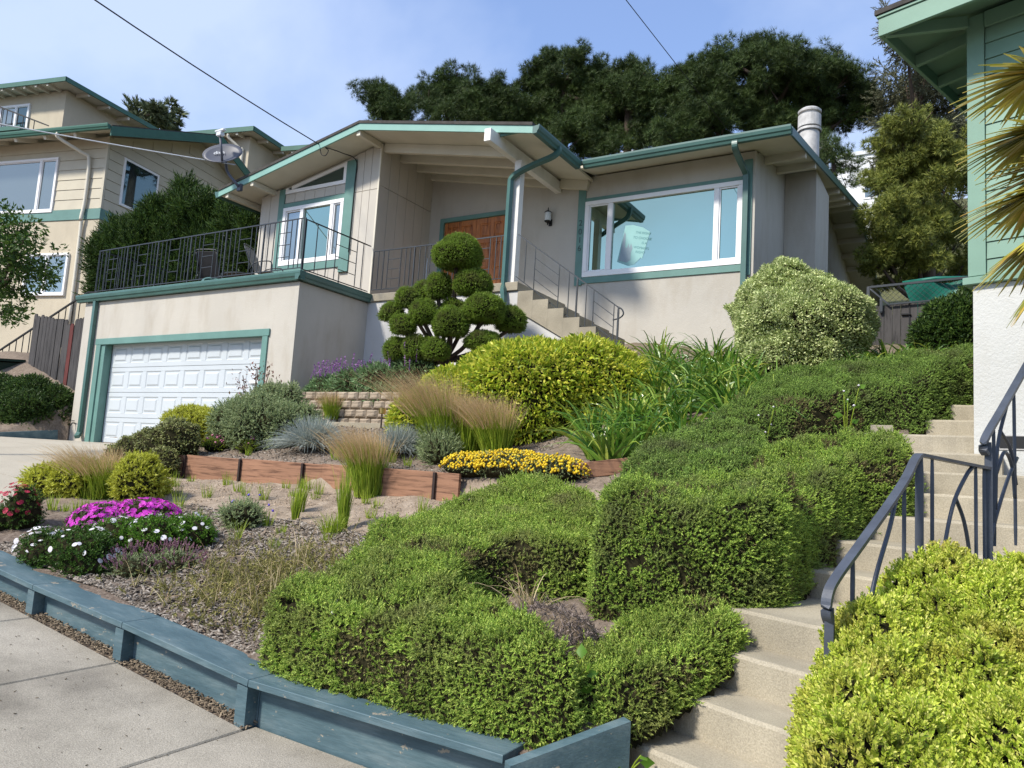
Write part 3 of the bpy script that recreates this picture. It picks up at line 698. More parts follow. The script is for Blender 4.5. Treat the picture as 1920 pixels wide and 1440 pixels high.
# ---- railings: every bar its own object, shared unit bars
ub = {}
def bar(name, p0, p1, r, parent, mat=None):
    mat = mat or M['iron']; key = mat.name
    if key not in ub:
        me = bpy.data.meshes.new('bar'); V, F = cbox(-.5, .5, -.5, .5, 0, 1, .1); me.from_pydata(V, [], F); me.materials.append(mat); ub[key] = me
    p0 = Vector(p0); p1 = Vector(p1); d = p1-p0; o = bpy.data.objects.new(name, ub[key]); _link(o, parent)
    o.location = p0; o.scale = (2*r, 2*r, d.length); o.rotation_mode = 'QUATERNION'; o.rotation_quaternion = d.to_track_quat('Z', 'Y'); return o
def railing(root, p0, p1, hb, ht, spec, rr=.0085):
    """spec: list of (t, kind) along p0->p1 : 'b' baluster, 'p' post, ('l', t1) ladder bay"""
    p0 = Vector(p0); p1 = Vector(p1); up = Vector((0, 0, 1)); L = p1-p0
    bar('top_rail', p0+up*ht, p1+up*ht, rr*1.25, root); bar('bottom_rail', p0+up*hb, p1+up*hb, rr, root)
    for t, k in spec:
        q = p0+L*t
        if k == 'b': bar('baluster', q+up*hb, q+up*ht, rr*.8, root)
        elif k == 'p': bar('post', q, q+up*ht, rr*1.5, root)
        else:
            q2 = p0+L*k; bar('baluster', q+up*hb, q+up*ht, rr*.8, root); bar('baluster', q2+up*hb, q2+up*ht, rr*.8, root)
            for f in (.25, .5, .75): z = up*(hb+(ht-hb)*f); bar('crossbar', q+z, q2+z, rr*.7, root)
def pattern(length, bay=1.18, lad=.36):
    n = max(1, round(length/bay)); o = []
    for i in range(n):
        a = i*bay/length*(length/(n*bay)); s_ = 1/n
        o += [(a+.001, 'p' if i else 'b'), (a+s_*.13, 'b'), (a+s_*.26, 'b'), (a+s_*.37, a+s_*.68), (a+s_*.80, 'b'), (a+s_*.9, 'b')]
    o.append((1, 'p')); return o
dr = thing('deck_railing', 'black iron railing with ladder bays around the deck over the garage', 'railing', (-14, 9.6, 4.95))
railing(dr, (-17.05, 9.62, 4.93), (-10.48, 9.62, 4.93), .12, 1.06, pattern(6.57))
railing(dr, (-10.47, 9.64, 4.93), (-10.47, 11.40, 4.93), .09, 1.03, [(.0, 'b'), (.16, 'b'), (.32, 'b'), (.45, .78), (.88, 'b')])
railing(dr, (-17.05, 9.64, 4.93), (-17.05, 13.4, 4.93), .12, 1.06, pattern(3.7))
pr_ = thing('porch_railing', 'thin black iron railing along the front of the entry porch', 'railing', (-8.8, 11.4, 4.95))
railing(pr_, (-10.37, 11.40, 4.94), (-7.22, 11.40, 4.94), .1, .9, pattern(3.15, 1.25))
sr = thing('stair_railing', 'thin black iron railing sloping down beside the entry steps', 'railing', (-6, 11.4, 4.5))
railing(sr, (-6.98, 11.42, 4.98), (-4.98, 11.42, 3.53), .08, .86, [(.09, 'b'), (.19, .44), (.54, 'b'), (.62, 'p'), (.71, 'b'), (.78, .97)])
tube('volute', smoothpath([(-4.98, 11.42, 4.39), (-4.9, 11.42, 4.34), (-4.87, 11.42, 4.26), (-4.93, 11.42, 4.2), (-5.05, 11.42, 4.17)]), .013, M['iron'], sr)
bar('post', (-4.96, 11.42, 3.4), (-4.96, 11.42, 4.39), .014, sr)

# ---- wall lantern
wl = thing('wall_lantern', 'black and frosted glass lantern on the wall beside the entry', 'lantern', (-7.36, 13.1, 6.6))
lx, ly = -7.35, 13.13
mesh('shade', *ring(lx, ly, [(.06, 6.68), (.065, 6.69), (.065, 6.85), (.06, 6.86)]), M['frost'], wl, True)
mesh('cap', *ring(lx, ly, [(.072, 6.855), (.072, 6.866), (.035, 6.895), (.013, 6.9), (.011, 6.94), (.003, 6.97)]), M['black'], wl)
mesh('base', *ring(lx, ly, [(.003, 6.59), (.014, 6.61), (.014, 6.64), (.065, 6.665), (.072, 6.68), (.06, 6.684)]), M['black'], wl)
tube('bracket', [(lx, ly, 6.655), (lx+.015, YW-.02, 6.655)], .011, M['black'], wl)
box('wall_plate', lx-.02, lx+.055, YW-.018, YW-.001, 6.6, 6.74, M['black'], wl)
# ---- poster hung in the big window
po = thing('window_poster', 'curled pale poster with lettering hanging in the large front window', 'poster', (-5.6, YW, 5.5))
pcol = pmat('poster_paper', (.25, .45, .44), .05, 3, .7, 0); pink = pmat('poster_mauve', (.25, .32, .36), .06, 8, .8, 0); ink = pmat('poster_ink', (.10, .24, .26), .05, 5, .8, 0)
def onw(u, v, d=0):                                    # poster plane: slightly rotated on the window
    a = rad(-9); return (-5.83+u*math.cos(a)-v*math.sin(a), YW+.017-d, 5.72+u*math.sin(a)+v*math.cos(a))
outl = [(0, .0), (.24, -.06), (.36, -.02), (.47, .12), (.50, .1), (.56, .62), (.40, .70), (.18, .74), (.03, .72)]
mm = MB(); mm.prism([onw(u, v, .001) for u, v in outl], (0, -.0015, 0)); mm.build('paper', pcol, po)
pk = [(.03, .03), (.2, .0), (.27, .06), (.25, .2), (.27, .28), (.22, .38), (.2, .28), (.17, .38), (.15, .28), (.11, .3), (.07, .55), (.04, .6)]
mm = MB(); mm.prism([onw(u, v, .004) for u, v in pk], (0, -.001, 0)); mm.build('picture', pink, po)
for tx, u, v, s_ in (('THE RIGHT', .27, .58, .062), ('TO CHOOSE', .235, .48, .066), ('IS A', .43, .38, .066), ("WOMAN'S", .28, .29, .066), ('RIGHT', .34, .2, .066)):
    o_ = onw(u, v, .004); text('lettering', tx, s_, Matrix.Translation(o_) @ Matrix.Rotation(rad(90), 4, 'X') @ Matrix.Rotation(rad(-12), 4, 'Z'), ink, po, .0006)
# ---- satellite dish
sdh = thing('satellite_dish', 'dark grey satellite dish on a bent mast fixed to the eave', 'satellite dish', (-14.1, 10.6, 7.4))
mast = [(-13.85, 10.71, 7.45), (-13.88, 10.62, 7.52), (-14.1, 10.55, 7.78), (-14.13, 10.5, 8.0)]
tube('mast', smoothpath(mast), .03, M['dish'], sdh); box('bracket', -13.9, -13.78, 10.68, 10.745, 7.36, 7.52, M['dish'], sdh)
dc = Vector((-14.08, 10.38, 8.10)); dn = Vector((.45, -.75, .48)).normalized(); du = dn.cross(Vector((0, 0, 1))).normalized(); du = (du*math.cos(.22)+dn.cross(du)*math.sin(.22)); dv = dn.cross(du)
V = []; F = []; nr, na = 5, 28
for sd2 in (0, 1):
    for i in range(nr+1):
        r = i/nr
        for j in range(na):
            a = 2*math.pi*j/na; V.append(dc+du*(.43*r*math.cos(a))+dv*(.31*r*math.sin(a))+dn*(.06*r*r-.012*sd2))
k = (nr+1)*na
for i in range(nr):
    for j in range(na):
        a = i*na+j; c_ = i*na+(j+1) % na; F += [(a, c_, c_+na, a+na), (k+a+na, k+c_+na, k+c_, k+a)]
for j in range(na): a = nr*na+j; c_ = nr*na+(j+1) % na; F.append((a, c_, c_+k, a+k))
mesh('reflector', V, F, M['dish'], sdh, True)
dv = dv if dv.z > 0 else -dv
tube('feed_arm', [dc-dv*.29+dn*.02, dc+dn*.30+Vector((0, 0, .17))], .026, M['dish'], sdh)
fc = dc+dn*.31+Vector((0, 0, .2)); box('feed_horn', fc.x-.07, fc.x+.07, fc.y-.05, fc.y+.05, fc.z-.05, fc.z+.06, M['lgrey'], sdh, .02); box('feed_horn', fc.x-.14, fc.x+.14, fc.y-.04, fc.y+.04, fc.z+.05, fc.z+.12, M['lgrey'], sdh, .03)
mt = Matrix((du if du.x > 0 else -du, dv if dv.z > 0 else -dv, dn)).transposed().to_4x4(); mt.translation = dc+dn*.035-(du if du.x > 0 else -du)*.2
text('logo', 'dish', .15, mt, M['lgrey'], sdh, .003); 
# ---- patio chairs on the deck
def chair(label, x, y, rz_, sling):
    c_ = thing('patio_chair', label, 'chair', (x, y, 4.9), rz_, True, 'metal chairs on the deck'); mt_ = M['iron']
    for s_ in (-1, 1):
        tube('side_frame', smoothpath([(s_*.27, -.28, 0), (s_*.28, -.24, .3), (s_*.28, -.22, .58), (s_*.28, -.1, .63), (s_*.28, .15, .58), (s_*.27, .25, .45)]), .012, mt_, c_)
        tube('leg', smoothpath([(s_*.25, .32, 0), (s_*.25, .2, .25), (s_*.25, .24, .5), (s_*.24, .42, .95)]), .012, mt_, c_)
    tube('back_rail', smoothpath([(-.24, .42, .95), (-.2, .43, 1.0), (.2, .43, 1.0), (.24, .42, .95)]), .012, mt_, c_)
    V = []; F = []
    pth = [(-.24, .42), (-.2, .43), (0, .41), (.15, .42), (.2, .5), (.32, .75), (.42, .97)]
    for i, (yy, zz) in enumerate(pth): V += [(-.24, yy, zz), (.24, yy, zz), (-.24, yy, zz-.012), (.24, yy, zz-.012)]
    for i in range(len(pth)-1): a = i*4; F += [(a, a+1, a+5, a+4), (a+3, a+2, a+6, a+7), (a, a+4, a+6, a+2), (a+1, a+3, a+7, a+5)]
    F += [(0, 2, 3, 1), (24, 25, 27, 26)]
    mesh('seat', V, F, sling, c_); return c_
slg = pmat('dark_sling', (.03, .03, .032), .2, 9, .7, 0)
chair('dark patio chair facing the garage end of the deck', -14.2, 10.6, rad(200), slg)
chair('patio chair with curved arms in front of the side window', -12.5, 10.55, rad(115), pmat('grey_sling', (.16, .15, .14), .1, 9, .8, 0))
pt = thing('patio_table', 'low dark round patio table between the deck chairs', 'table', (-13.4, 10.7, 4.9))
mesh('table_top', *ring(-13.4, 10.75, [(.42, 5.36), (.45, 5.365), (.45, 5.385), (.42, 5.39)]), M['iron'], pt)
for a in (0, 2.1, 4.2): tube('leg', [(-13.4+.1*math.cos(a), 10.75+.1*math.sin(a), 5.37), (-13.4+.33*math.cos(a), 10.75+.33*math.sin(a), 4.9)], .014, M['iron'], pt)
# hose tap, drain pipe
tp = thing('hose_tap', 'small dark hose tap low on the garage wall', 'tap', (-17.0, GY, 2.0))
tube('spout', smoothpath([(-17.0, GY, 2.04), (-17.0, GY-.07, 2.04), (-17.0, GY-.1, 1.98)]), .014, M['black'], tp); tube('handle', [(-17.05, GY-.06, 2.09), (-16.95, GY-.06, 2.09)], .01, M['black'], tp)
tag(tube('drain_pipe', [(-17.36, 9.35, 1.79), (-17.5, 10.0, 1.92)], .05, M['white'], None, 12), 'short white drain pipe lying beside the garage corner', 'pipe')
# ---- overhead cables
def cable(name, label, p0, p1, sag, r, mat, group=None):
    p0, p1 = Vector(p0), Vector(p1); n = 14
    pts = [p0.lerp(p1, i/n)-Vector((0, 0, sag*4*(i/n)*(1-i/n))) for i in range(n+1)]
    return tag(tube(name, pts, r, mat, None, 6), label, 'cable', group)
cable('overhead_cable', 'black service cable running across the sky to the gable eave', (-9.6, -5, 8.9), (-11.55, 10.8, 8.06), .35, .011, M['black'])
mm = thing('cable_loop', 'thin black drip loop hanging from the gable eave', 'cable', (-11.4, 10.9, 7.9))
tube('loop', smoothpath([(-11.55, 10.79, 8.0), (-11.5, 10.8, 7.86), (-11.4, 10.82, 7.82), (-11.35, 10.84, 7.93), (-11.42, 10.84, 8.0), (-11.2, 11.1, 7.95), (-11.09, 11.41, 7.88), (-11.085, 11.41, 7.3), (-11.09, 11.41, 5.9)]), .01, M['black'], mm, 6)
cable('overhead_cable', 'thin dark cable crossing the blue sky above the pines', (-8.5, -6, 13.9), (-7.1, 31, 14.1), .1, .012, M['black'])
cable('overhead_cable', 'white cable sagging from the beige house to the satellite dish', (-19.4, .2, 7.3), (-14.0, 10.66, 7.97), .12, .012, M['lgrey'])
for zz, yy in ((7.4, -9.0), (8.1, -9.4)): cable('utility_wire', 'upper street wire mirrored in the front window' if zz > 8 else 'lower street wire mirrored in the front window', (-60, yy, zz+1.5), (40, yy, zz-1.5), .6, .02, M['black'])
# ------------------------------------------------------------------ mint green house on the right
G2 = thing('green_house', 'mint green clapboard house corner over a white stucco base', 'house', (.029, 8.3, 2.0), rad(-18.5), True)
gm = M['green2']
mm = MB(); mm.box(0, 8, .0, .2, -1.6, 1.62, .008).box(.0, .2, .201, 9, -1.6, 1.62, .003); mm.build('stucco_base', M['whitest'], G2)
box('siding_backing', .06, 8, .005, .2, 1.66, 4.35, gm, G2); box('side_wall', .0, .2, .201, 9, 1.66, 4.35, gm, G2)
z = 1.69; k = 0
while z < 4.2:
    h_ = .166; mm = MB(); mm.prism([(.125, .004, z), (.125, .004, z+h_-.006), (.125, -.008, z+h_-.006), (.125, -.02, z)], (7.8, 0, 0)); mm.build('siding_board', gm, G2); z += h_; k += 1
box('corner_board', -.03, .12, -.035, .004, 1.70, 4.33, gm, G2); box('corner_board', -.03, -.001, .005, .1, 1.70, 4.33, gm, G2)
box('drip_trim', -.07, 8, -.06, .004, 1.62, 1.69, gm, G2); box('drip_trim', -.07, -.001, .005, 9, 1.62, 1.69, gm, G2)
ox, oy = -.66, -.56
box('fascia', ox, 8, oy, oy+.04, 4.17, 4.36, gm, G2); box('fascia', ox+.001, ox+.04, oy+.041, 9, 4.17, 4.36, gm, G2)
box('drip_edge', ox-.015, 8, oy-.015, oy+.04, 4.361, 4.39, gm, G2)
mm = MB(); mm.add([(ox+.03, oy+.03, 4.30), (8, oy+.03, 4.30), (8, .6, 4.48), (.4, .6, 4.48)], [(0, 1, 2, 3), (3, 2, 1, 0)][:1]); mm.add([(ox+.03, oy+.03, 4.30), (.4, .6, 4.48), (.4, 9, 4.48), (ox+.03, 9, 4.30)], [(0, 1, 2, 3)]); mm.build('soffit', gm, G2)
slab('roof', [(ox-.03, oy-.03, 4.395), (8, oy-.03, 4.395), (8, 9, 4.9), (ox-.03, 9, 4.9)], .05, M['shingle'], G2)
for y in (.25, .85, 1.45, 2.05, 2.65, 3.25): beam('rafter', (-.001, y, 4.29), (ox+.041, y, 4.22), .05, .12, gm, G2)
for x in (.9, 1.7, 2.5): beam('rafter', (x, -.021, 4.29), (x, oy+.041, 4.22), .05, .12, gm, G2)
beam('hip_rafter', (-.03, -.03, 4.29), (ox+.045, oy+.045, 4.22), .05, .12, gm, G2)
beam('frieze_board', (.13, -.035, 4.25), (8, -.035, 4.25), .03, .16, gm, G2)
v = box('foundation_vent', .2, .9, -.012, -.001, .06, .2, M['steel'], G2); box('vent_mesh', .215, .885, -.016, -.0125, .075, .185, M['black'], v)

# handrail of the concrete stairs
hr = thing('stair_handrail', 'grey wrought iron handrail with curled ends beside the concrete steps', 'handrail', (-.5, 3.5, .5))
rm = M['rail']
def flat(name, pts, wd, th, parent, n=6):
    P = smoothpath(pts, n); V = []; F = []; k = len(P)
    for i, p_ in enumerate(P):
        t = (P[min(i+1, k-1)]-P[max(i-1, 0)]); t.normalize(); s_ = t.cross(Vector((0, 0, 1)))
        if s_.length < .05: s_ = Vector((.8, -.6, 0))
        s_.normalize(); u = s_.cross(t)
        for a, c_ in ((-wd, -th), (wd, -th), (wd, th), (-wd, th)): V.append(p_+s_*a/2+u*c_/2)
    for i in range(k-1):
        for j in range(4): a = i*4+j; c_ = i*4+(j+1) % 4; F.append((a, c_, c_+4, a+4))
    F += [(3, 2, 1, 0), tuple(range(4*k-4, 4*k))]
    return mesh(name, V, F, rm, parent, False)
A = Vector((-.50, 3.46, 0)); B = Vector((-.22, 4.36, 0)); Cc = Vector((.085, 5.0, 0)); D = Vector((.36, 5.75, 0))
dAB = (B-A).normalized()
def along(t, z): p_ = A.lerp(B, t); return (p_.x, p_.y, z)
flat('top_rail', [along(-.005, 1.06), along(-.03, 1.10), along(-.02, 1.17), along(.05, 1.235), along(.3, 1.375), along(.62, 1.555), along(.82, 1.68), along(.93, 1.77), along(.985, 1.80), along(1.01, 1.805)], .042, .018, hr)
flat('top_rail', [(B.x, B.y, 1.806), tuple(B.lerp(Cc, .5)+Vector((0, 0, 1.79))), (Cc.x, Cc.y, 1.775)], .042, .016, hr)
flat('top_rail', [(Cc.x-.012, Cc.y-.03, 1.85), (Cc.x-.025, Cc.y-.05, 1.88), (Cc.x-.01, Cc.y-.03, 1.95), tuple(Cc.lerp(D, .25)+Vector((0, 0, 2.12))), tuple(Cc.lerp(D, .6)+Vector((0, 0, 2.33))), tuple(Cc.lerp(D, .85)+Vector((0, 0, 2.48))), (D.x, D.y, 2.56)], .042, .018, hr)
def rb(name, p0, p1, r): return bar(name, p0, p1, r, hr, rm)
rb('post', along(.0, .45), along(.0, 1.12), .018); rb('post', (B.x, B.y, .7), (B.x, B.y, 1.80), .019); rb('post', (Cc.x, Cc.y, .9), (Cc.x, Cc.y, 1.92), .019)
rb('baluster', along(.22, .6), along(.22, 1.31), .009); rb('baluster', along(.8, .8), along(.8, 1.655), .009)
for t in (.17, .80, .93): q = B.lerp(Cc, t); rb('baluster', (q.x, q.y, .9), (q.x, q.y, 1.79), .009)
for t, z1 in ((.1, 2.02), (.5, 2.26)): q = Cc.lerp(D, t); rb('baluster', (q.x, q.y, 1.35), (q.x, q.y, z1), .009)
def arc(P): tube('scroll', smoothpath(P), .011, rm, hr, 6)
arc([along(.33, .75), along(.35, .95), along(.45, 1.2), along(.62, 1.44), along(.7, 1.58)]); arc([along(.37, 1.02), along(.5, 1.0), along(.58, .9), along(.6, .7)])
def on(p_, q, t, z): r_ = p_.lerp(q, t); return (r_.x, r_.y, z)
arc([on(B, Cc, .24, .95), on(B, Cc, .30, 1.25), on(B, Cc, .45, 1.55), on(B, Cc, .65, 1.72), on(B, Cc, .78, 1.785)]); arc([on(B, Cc, .5, 1.6), on(B, Cc, .62, 1.48), on(B, Cc, .7, 1.3), on(B, Cc, .73, 1.05)]); arc([on(B, Cc, .27, 1.2), on(B, Cc, .38, 1.22), on(B, Cc, .46, 1.12)])
arc([on(Cc, D, .02, 1.35), on(Cc, D, .12, 1.5), on(Cc, D, .35, 1.72), on(Cc, D, .55, 1.86)]); arc([on(Cc, D, .12, 1.55), on(Cc, D, .17, 1.9), on(Cc, D, .35, 2.15)]); arc([on(Cc, D, .14, 1.75), on(Cc, D, .3, 1.88), on(Cc, D, .45, 1.8), on(Cc, D, .5, 1.62)]); arc([on(Cc, D, .22, 2.0), on(Cc, D, .42, 1.9), on(Cc, D, .52, 1.7)])

# ------------------------------------------------------------------ beige house uphill on the left
BH = thing('beige_house', 'beige two-storey house with clapboard upper floor behind the dark fence', 'house', (-23.3, 13.0, 3.5), rad(14), True)
bz = lambda z_: z_-3.5
bc = pmat('beige_paint', (.50, .455, .35), .06, 2, .6, .05, 30); dgreen = pmat('dark_green_paint', (.05, .135, .10), .1, 3, .5, .05, 30)
mm = MB(); mm.box(-14, 0, 0, .2, -2, bz(8.6), .004).box(-.2, -.001, .201, 8.2, -2, bz(8.6), .004); mm.build('stucco_wall', M['beige'], BH)
box('band_board', -14, .03, -.03, -.001, bz(8.6), bz(8.94), M['teal'], BH); box('band_board', .001, .03, 0, 8.2, bz(8.6), bz(8.94), M['teal'], BH)
box('upper_wall', -14, -.02, .02, .2, bz(8.601), bz(11.3), bc, BH)
mm = MB(); mm.prism([(-.02, .201, bz(8.6)), (-.02, 8.2, bz(8.6)), (-.02, 8.2, bz(11.3)), (-.02, 4.1, bz(12.9)), (-.02, .201, bz(11.35))], (-.18, 0, 0)); mm.build('gable_wall', bc, BH)
z = 8.95
while z < 11.25:
    for a, c_ in ((-14, -4.6), (-1.9, -.06)) if 8.83 < z < 10.75 else ((-14, -.06),):
        mm = MB(); mm.prism([(a, .018, bz(z)), (a, .018, bz(z+.32)), (a, .004, bz(z+.32)), (a, -.012, bz(z))], (c_-a, 0, 0)); mm.build('siding_board', bc, BH)
    z += .33
for i in range(12):
    z = 8.95+i*.33; ye = 8.2 if z < 11.2 else None
    y0, y1 = (.08, 8.1) if z+.32 < 11.3 else ((z+.32-11.3)/.39+.25, 8.1-(z+.32-11.3)/.39)
    if y1-y0 < .5: continue
    mm = MB(); mm.prism([(-.018, y0, bz(z)), (.012, y0, bz(z)), (-.004, y0, bz(z+.32)), (-.018, y0, bz(z+.32))], (0, y1-y0, 0)); mm.build('siding_board', bc, BH)
box('corner_board', -.06, .02, -.02, .06, bz(8.95), bz(11.3), bc, BH)
window(-4.6, -1.92, bz(8.88), bz(10.72), -.02, [-2.62], BH, [M['glassd']], .08)
window(-2.7, -.98, bz(6.15), bz(7.52), -.04, [-1.85], BH, [M['glassd']], .07)
wv = mesh('side_window', *cbox(-.02, .035, .66, 2.2, bz(9.3), bz(10.9), .004), M['white'], BH); mesh('pane', [(.037, .74, bz(9.38)), (.037, 2.12, bz(9.38)), (.037, 2.12, bz(10.82)), (.037, .74, bz(10.82))], [(0, 1, 2, 3)], M['glassk'], wv)
for ya, yb, za, zb_ in ((-.75, 4.1, 11.13, 13.02), (8.95, 4.1, 11.13, 13.02)):
    slab('soffit', [(-14, ya, bz(za)), (.8, ya, bz(za)), (.8, yb, bz(zb_)), (-14, yb, bz(zb_))], .05, M['cream'], BH)
    slab('roof', [(-14, ya, bz(za)+.08), (.83, ya, bz(za)+.08), (.83, yb, bz(zb_)+.08), (-14, yb, bz(zb_)+.08)], .06, M['shingle'], BH)
    mm = MB(); mm.prism([(.801, ya, bz(za)-.2), (.801, yb, bz(zb_)-.2), (.801, yb, bz(zb_)+.1), (.801, ya, bz(za)+.1)], (.04, 0, 0)); mm.build('rake_fascia', dgreen, BH)
gutter('gutter', (-14, -.76, bz(11.12)), (.8, -.76, bz(11.12)), (0, -1, 0), BH, .16, .13, dgreen)
for x in (-6.6, -5.4, -4.2, -3.0, -1.8, -.6): beam('rafter', (x, -.74, bz(11.09)), (x, -.01, bz(11.38)), .1, .18, M['cream'], BH)
def bspout(pts): return mesh('downspout', *tubev(smoothpath(pts, 4), .055, 8), M['cream'], BH, True)
bspout([(-1.2, -.8, bz(11.15)), (-1.2, -.75, bz(11.0)), (-.75, -.25, bz(10.7)), (-.6, -.1, bz(10.5)), (-.58, -.08, bz(9.2)), (-.6, -.12, bz(8.6)), (-.6, -.08, bz(8.2)), (-.58, -.07, bz(5))])

def flatroof_house(name, label, loc, size, z0, z1, fas, over=.7, raf=True):
    h_ = thing(name, label, 'house', (loc[0], loc[1], z0), rad(14), True); L, W_ = size; t = z1-z0
    mm = MB(); mm.box(-L, 0, 0, .2, -4, t, .004).box(-.2, -.001, .201, W_, -4, t, .004); mm.build('wall', M['beige'], h_)
    slab('roof', [(-L, -over, t+.12), (over, -over, t+.12), (over, W_, t+.3), (-L, W_, t+.3)], .06, M['shingle'], h_)
    slab('soffit', [(-L, -over+.02, t+.02), (over-.02, -over+.02, t+.02), (over-.02, W_, t+.2), (-L, W_, t+.2)], .05, M['cream'], h_)
    beam('fascia', (-L, -over, t+.07), (over, -over, t+.07), .05, .2, fas, h_); beam('fascia', (over, -over+.03, t+.07), (over, W_, t+.25), .05, .2, fas, h_)
    if raf:
        for i in range(int(L/.62)): beam('rafter', (-.3-i*.62, -over+.03, t-.04), (-.3-i*.62, -.01, t-.0), .1, .16, M['cream'], h_)
        for i in range(4): beam('rafter', (over-.03, .5+i*1.1, t-.01), (.01, .5+i*1.1, t-.01), .1, .14, M['cream'], h_)
    return h_
U = flatroof_house('hillside_house', 'top floor of a beige house with balcony and dark green eaves', (-32.5, 16.1), (7, 5.5), 11.5, 16.3, dgreen)
window(-3.5, -1.85, 2.3, 4.35, -.04, [-2.6], U, [M['glassd'], M['glassk']], .1)
rl = thing('balcony_railing', 'black iron balcony railing on the hillside house', 'railing', (-32.5, 16.1, 14.2), rad(14), True)
bar('top_rail', (-6, -1.3, 1.55), (-3.7, -1.3, 1.55), .025, rl, M['black']); bar('top_rail', (-3.7, -1.3, 1.55), (0, -.6, .25), .025, rl, M['black']); bar('bottom_rail', (-6, -1.3, .1), (-2.2, -1.1, .1), .02, rl, M['black'])
for i in range(22):
    x = -5.9+i*.25; y_ = -1.3 if x < -3.7 else -1.3+(x+3.7)/3.7*.7; t = 1.55 if x < -3.7 else 1.55-(x+3.7)/3.7*1.3
    if t > .2: bar('baluster', (x, y_, .1 if t > .3 else 0), (x, y_, t), .012, rl, M['black'])
bl = box('balcony_floor', -6, -.6, -1.35, 0, 2.5, 2.68, dgreen, U)
T3 = flatroof_house('gabled_house', 'far beige house with a green curtained window under dark green eaves', (-25.0, 19.6), (5.2, 4), 9.5, 14.4, dgreen, .5)
T4 = flatroof_house('stepped_house', 'narrow beige house end with pale rafters beside the gable', (-21.3, 21.9), (3.3, 3), 9.5, 14.15, dgreen, .4)
cur = pmat('green_curtain', (.06, .11, .07), .4, 6, .8, 0, stretch=(8, 8, .3)); window(-2.7, -.8, 3.2, 4.3, -.04, [], T4, [cur], .1)
mesh('downspout', *tubev(smoothpath([(-.7, -.45, 4.85), (-.7, -.4, 4.7), (-.3, -.12, 4.3), (-.25, -.08, 4), (-.25, -.08, 0)], 4), .06, 8), M['cream'], T3, True)

# dark picket fence beside the garage
fn = thing('picket_fence', 'weathered dark dog-ear picket fence beside the garage', 'fence', (-18.3, 9.95, 2.6))
rnd = random.Random(8)
xs_ = -17.24
for i in range(19):
    wd_ = .155; x1 = xs_; x0 = xs_-wd_; top = 4.56+(0.0 if i < 6 else .0)+rnd.uniform(-.03, .03)+(.0 if i < 7 else (-.1 if i < 9 else .02*(i-9)))
    yy = 9.95+rnd.uniform(-.012, .012); z0 = 2.55
    mm = MB(); mm.prism([(x0+.006, yy, z0), (x1-.006, yy, z0), (x1-.006, yy, top-.05), (x1-.04, yy, top), (x0+.04, yy, top), (x0+.006, yy, top-.05)], (0, .022, 0))
    mm.build('picket', M['redwood_b'] if i == 7 else M['grey_wood'], fn); xs_ -= wd_
beam('rail', (-17.24, 10.01, 4.2), (-20.2, 10.01, 4.2), .05, .09, M['grey_wood'], fn); beam('rail', (-17.24, 10.01, 3.0), (-20.2, 10.01, 3.0), .05, .09, M['grey_wood'], fn)
lr = thing('landing_railing', 'thin black iron railing rising behind the dark picket fence', 'railing', (-21, 11.5, 3.5))
for p0, p1 in (((-22.6, 10.3, 3.9), (-19.8, 11.0, 5.55)), ((-19.8, 11.0, 5.55), (-18.2, 11.4, 5.45))): bar('top_rail', p0, p1, .02, lr, M['black'])
for i in range(14):
    t = i/13; bar('baluster', (-22.6+2.8*t, 10.3+.7*t, 3.0+1.4*t), (-22.6+2.8*t, 10.3+.7*t, 3.9+1.65*t), .009, lr, M['black'])
for i in range(9):
    t = i/8; bar('baluster', (-19.8+1.6*t, 11+.4*t, 4.5), (-19.8+1.6*t, 11+.4*t, 5.55-.1*t), .009, lr, M['black'])
sw_ = thing('stone_wall', 'low tan rubble stone wall behind the iron stair railing', 'stone wall', (-23, 11.4, 3))
rnd = random.Random(21)
def rock(name, c_, r, mat, parent, sd_=0, sq=(1, 1, .7)):
    V = []; F = []; n, k = 8, 5
    for i in range(k+1):
        ph = math.pi*i/k
        for j in range(n):
            a = 2*math.pi*j/n; V.append((math.sin(ph)*math.cos(a), math.sin(ph)*math.sin(a), math.cos(ph)))
    Vn = np.array(V); d = 1+.35*vnoise(Vn*1.3+sd_*7.1, 3); Vn = Vn*d[:, None]*np.array(sq)*r+np.array(c_)
    F = [(i*n+j, (i+1)*n+j, (i+1)*n+(j+1) % n, i*n+(j+1) % n) for i in range(k) for j in range(n)]
    return mesh(name, Vn.tolist(), F, mat, parent, True)
stm = [M['stone'], pmat('dark_stone', (.2, .15, .1), .3, 7, .9, .4, 30), pmat('pale_stone', (.5, .42, .32), .2, 7, .9, .4, 30)]
for i in range(9):
    for j in range(4): rock('stone', (-23.6+i*.36+rnd.uniform(-.05, .05), 11.2+i*.05, 3.0+j*.27), rnd.uniform(.17, .22), stm[(i*3+j*5) % 3], sw_, i*4+j, (1, .6, .75))
bn = thing('waste_bin', 'dark green wheeled waste bin against the picket fence', 'bin', (-20.7, 9.6, 2.5))
mm = MB(); mm.add([(-20.95, 9.35, 2.5), (-20.45, 9.35, 2.5), (-20.45, 9.85, 2.5), (-20.95, 9.85, 2.5), (-21.05, 9.25, 3.45), (-20.35, 9.25, 3.45), (-20.35, 9.9, 3.5), (-21.05, 9.9, 3.5)], [(3, 2, 1, 0), (0, 1, 5, 4), (1, 2, 6, 5), (2, 3, 7, 6), (3, 0, 4, 7), (4, 5, 6, 7)]); mm.build('body', M['binplast'], bn)
mm = MB(); mm.prism([(-21.1, 9.18, 3.47), (-20.3, 9.18, 3.47), (-20.3, 9.95, 3.54), (-21.1, 9.95, 3.54)], (0, 0, .06)); mm.build('lid', M['binplast'], bn)

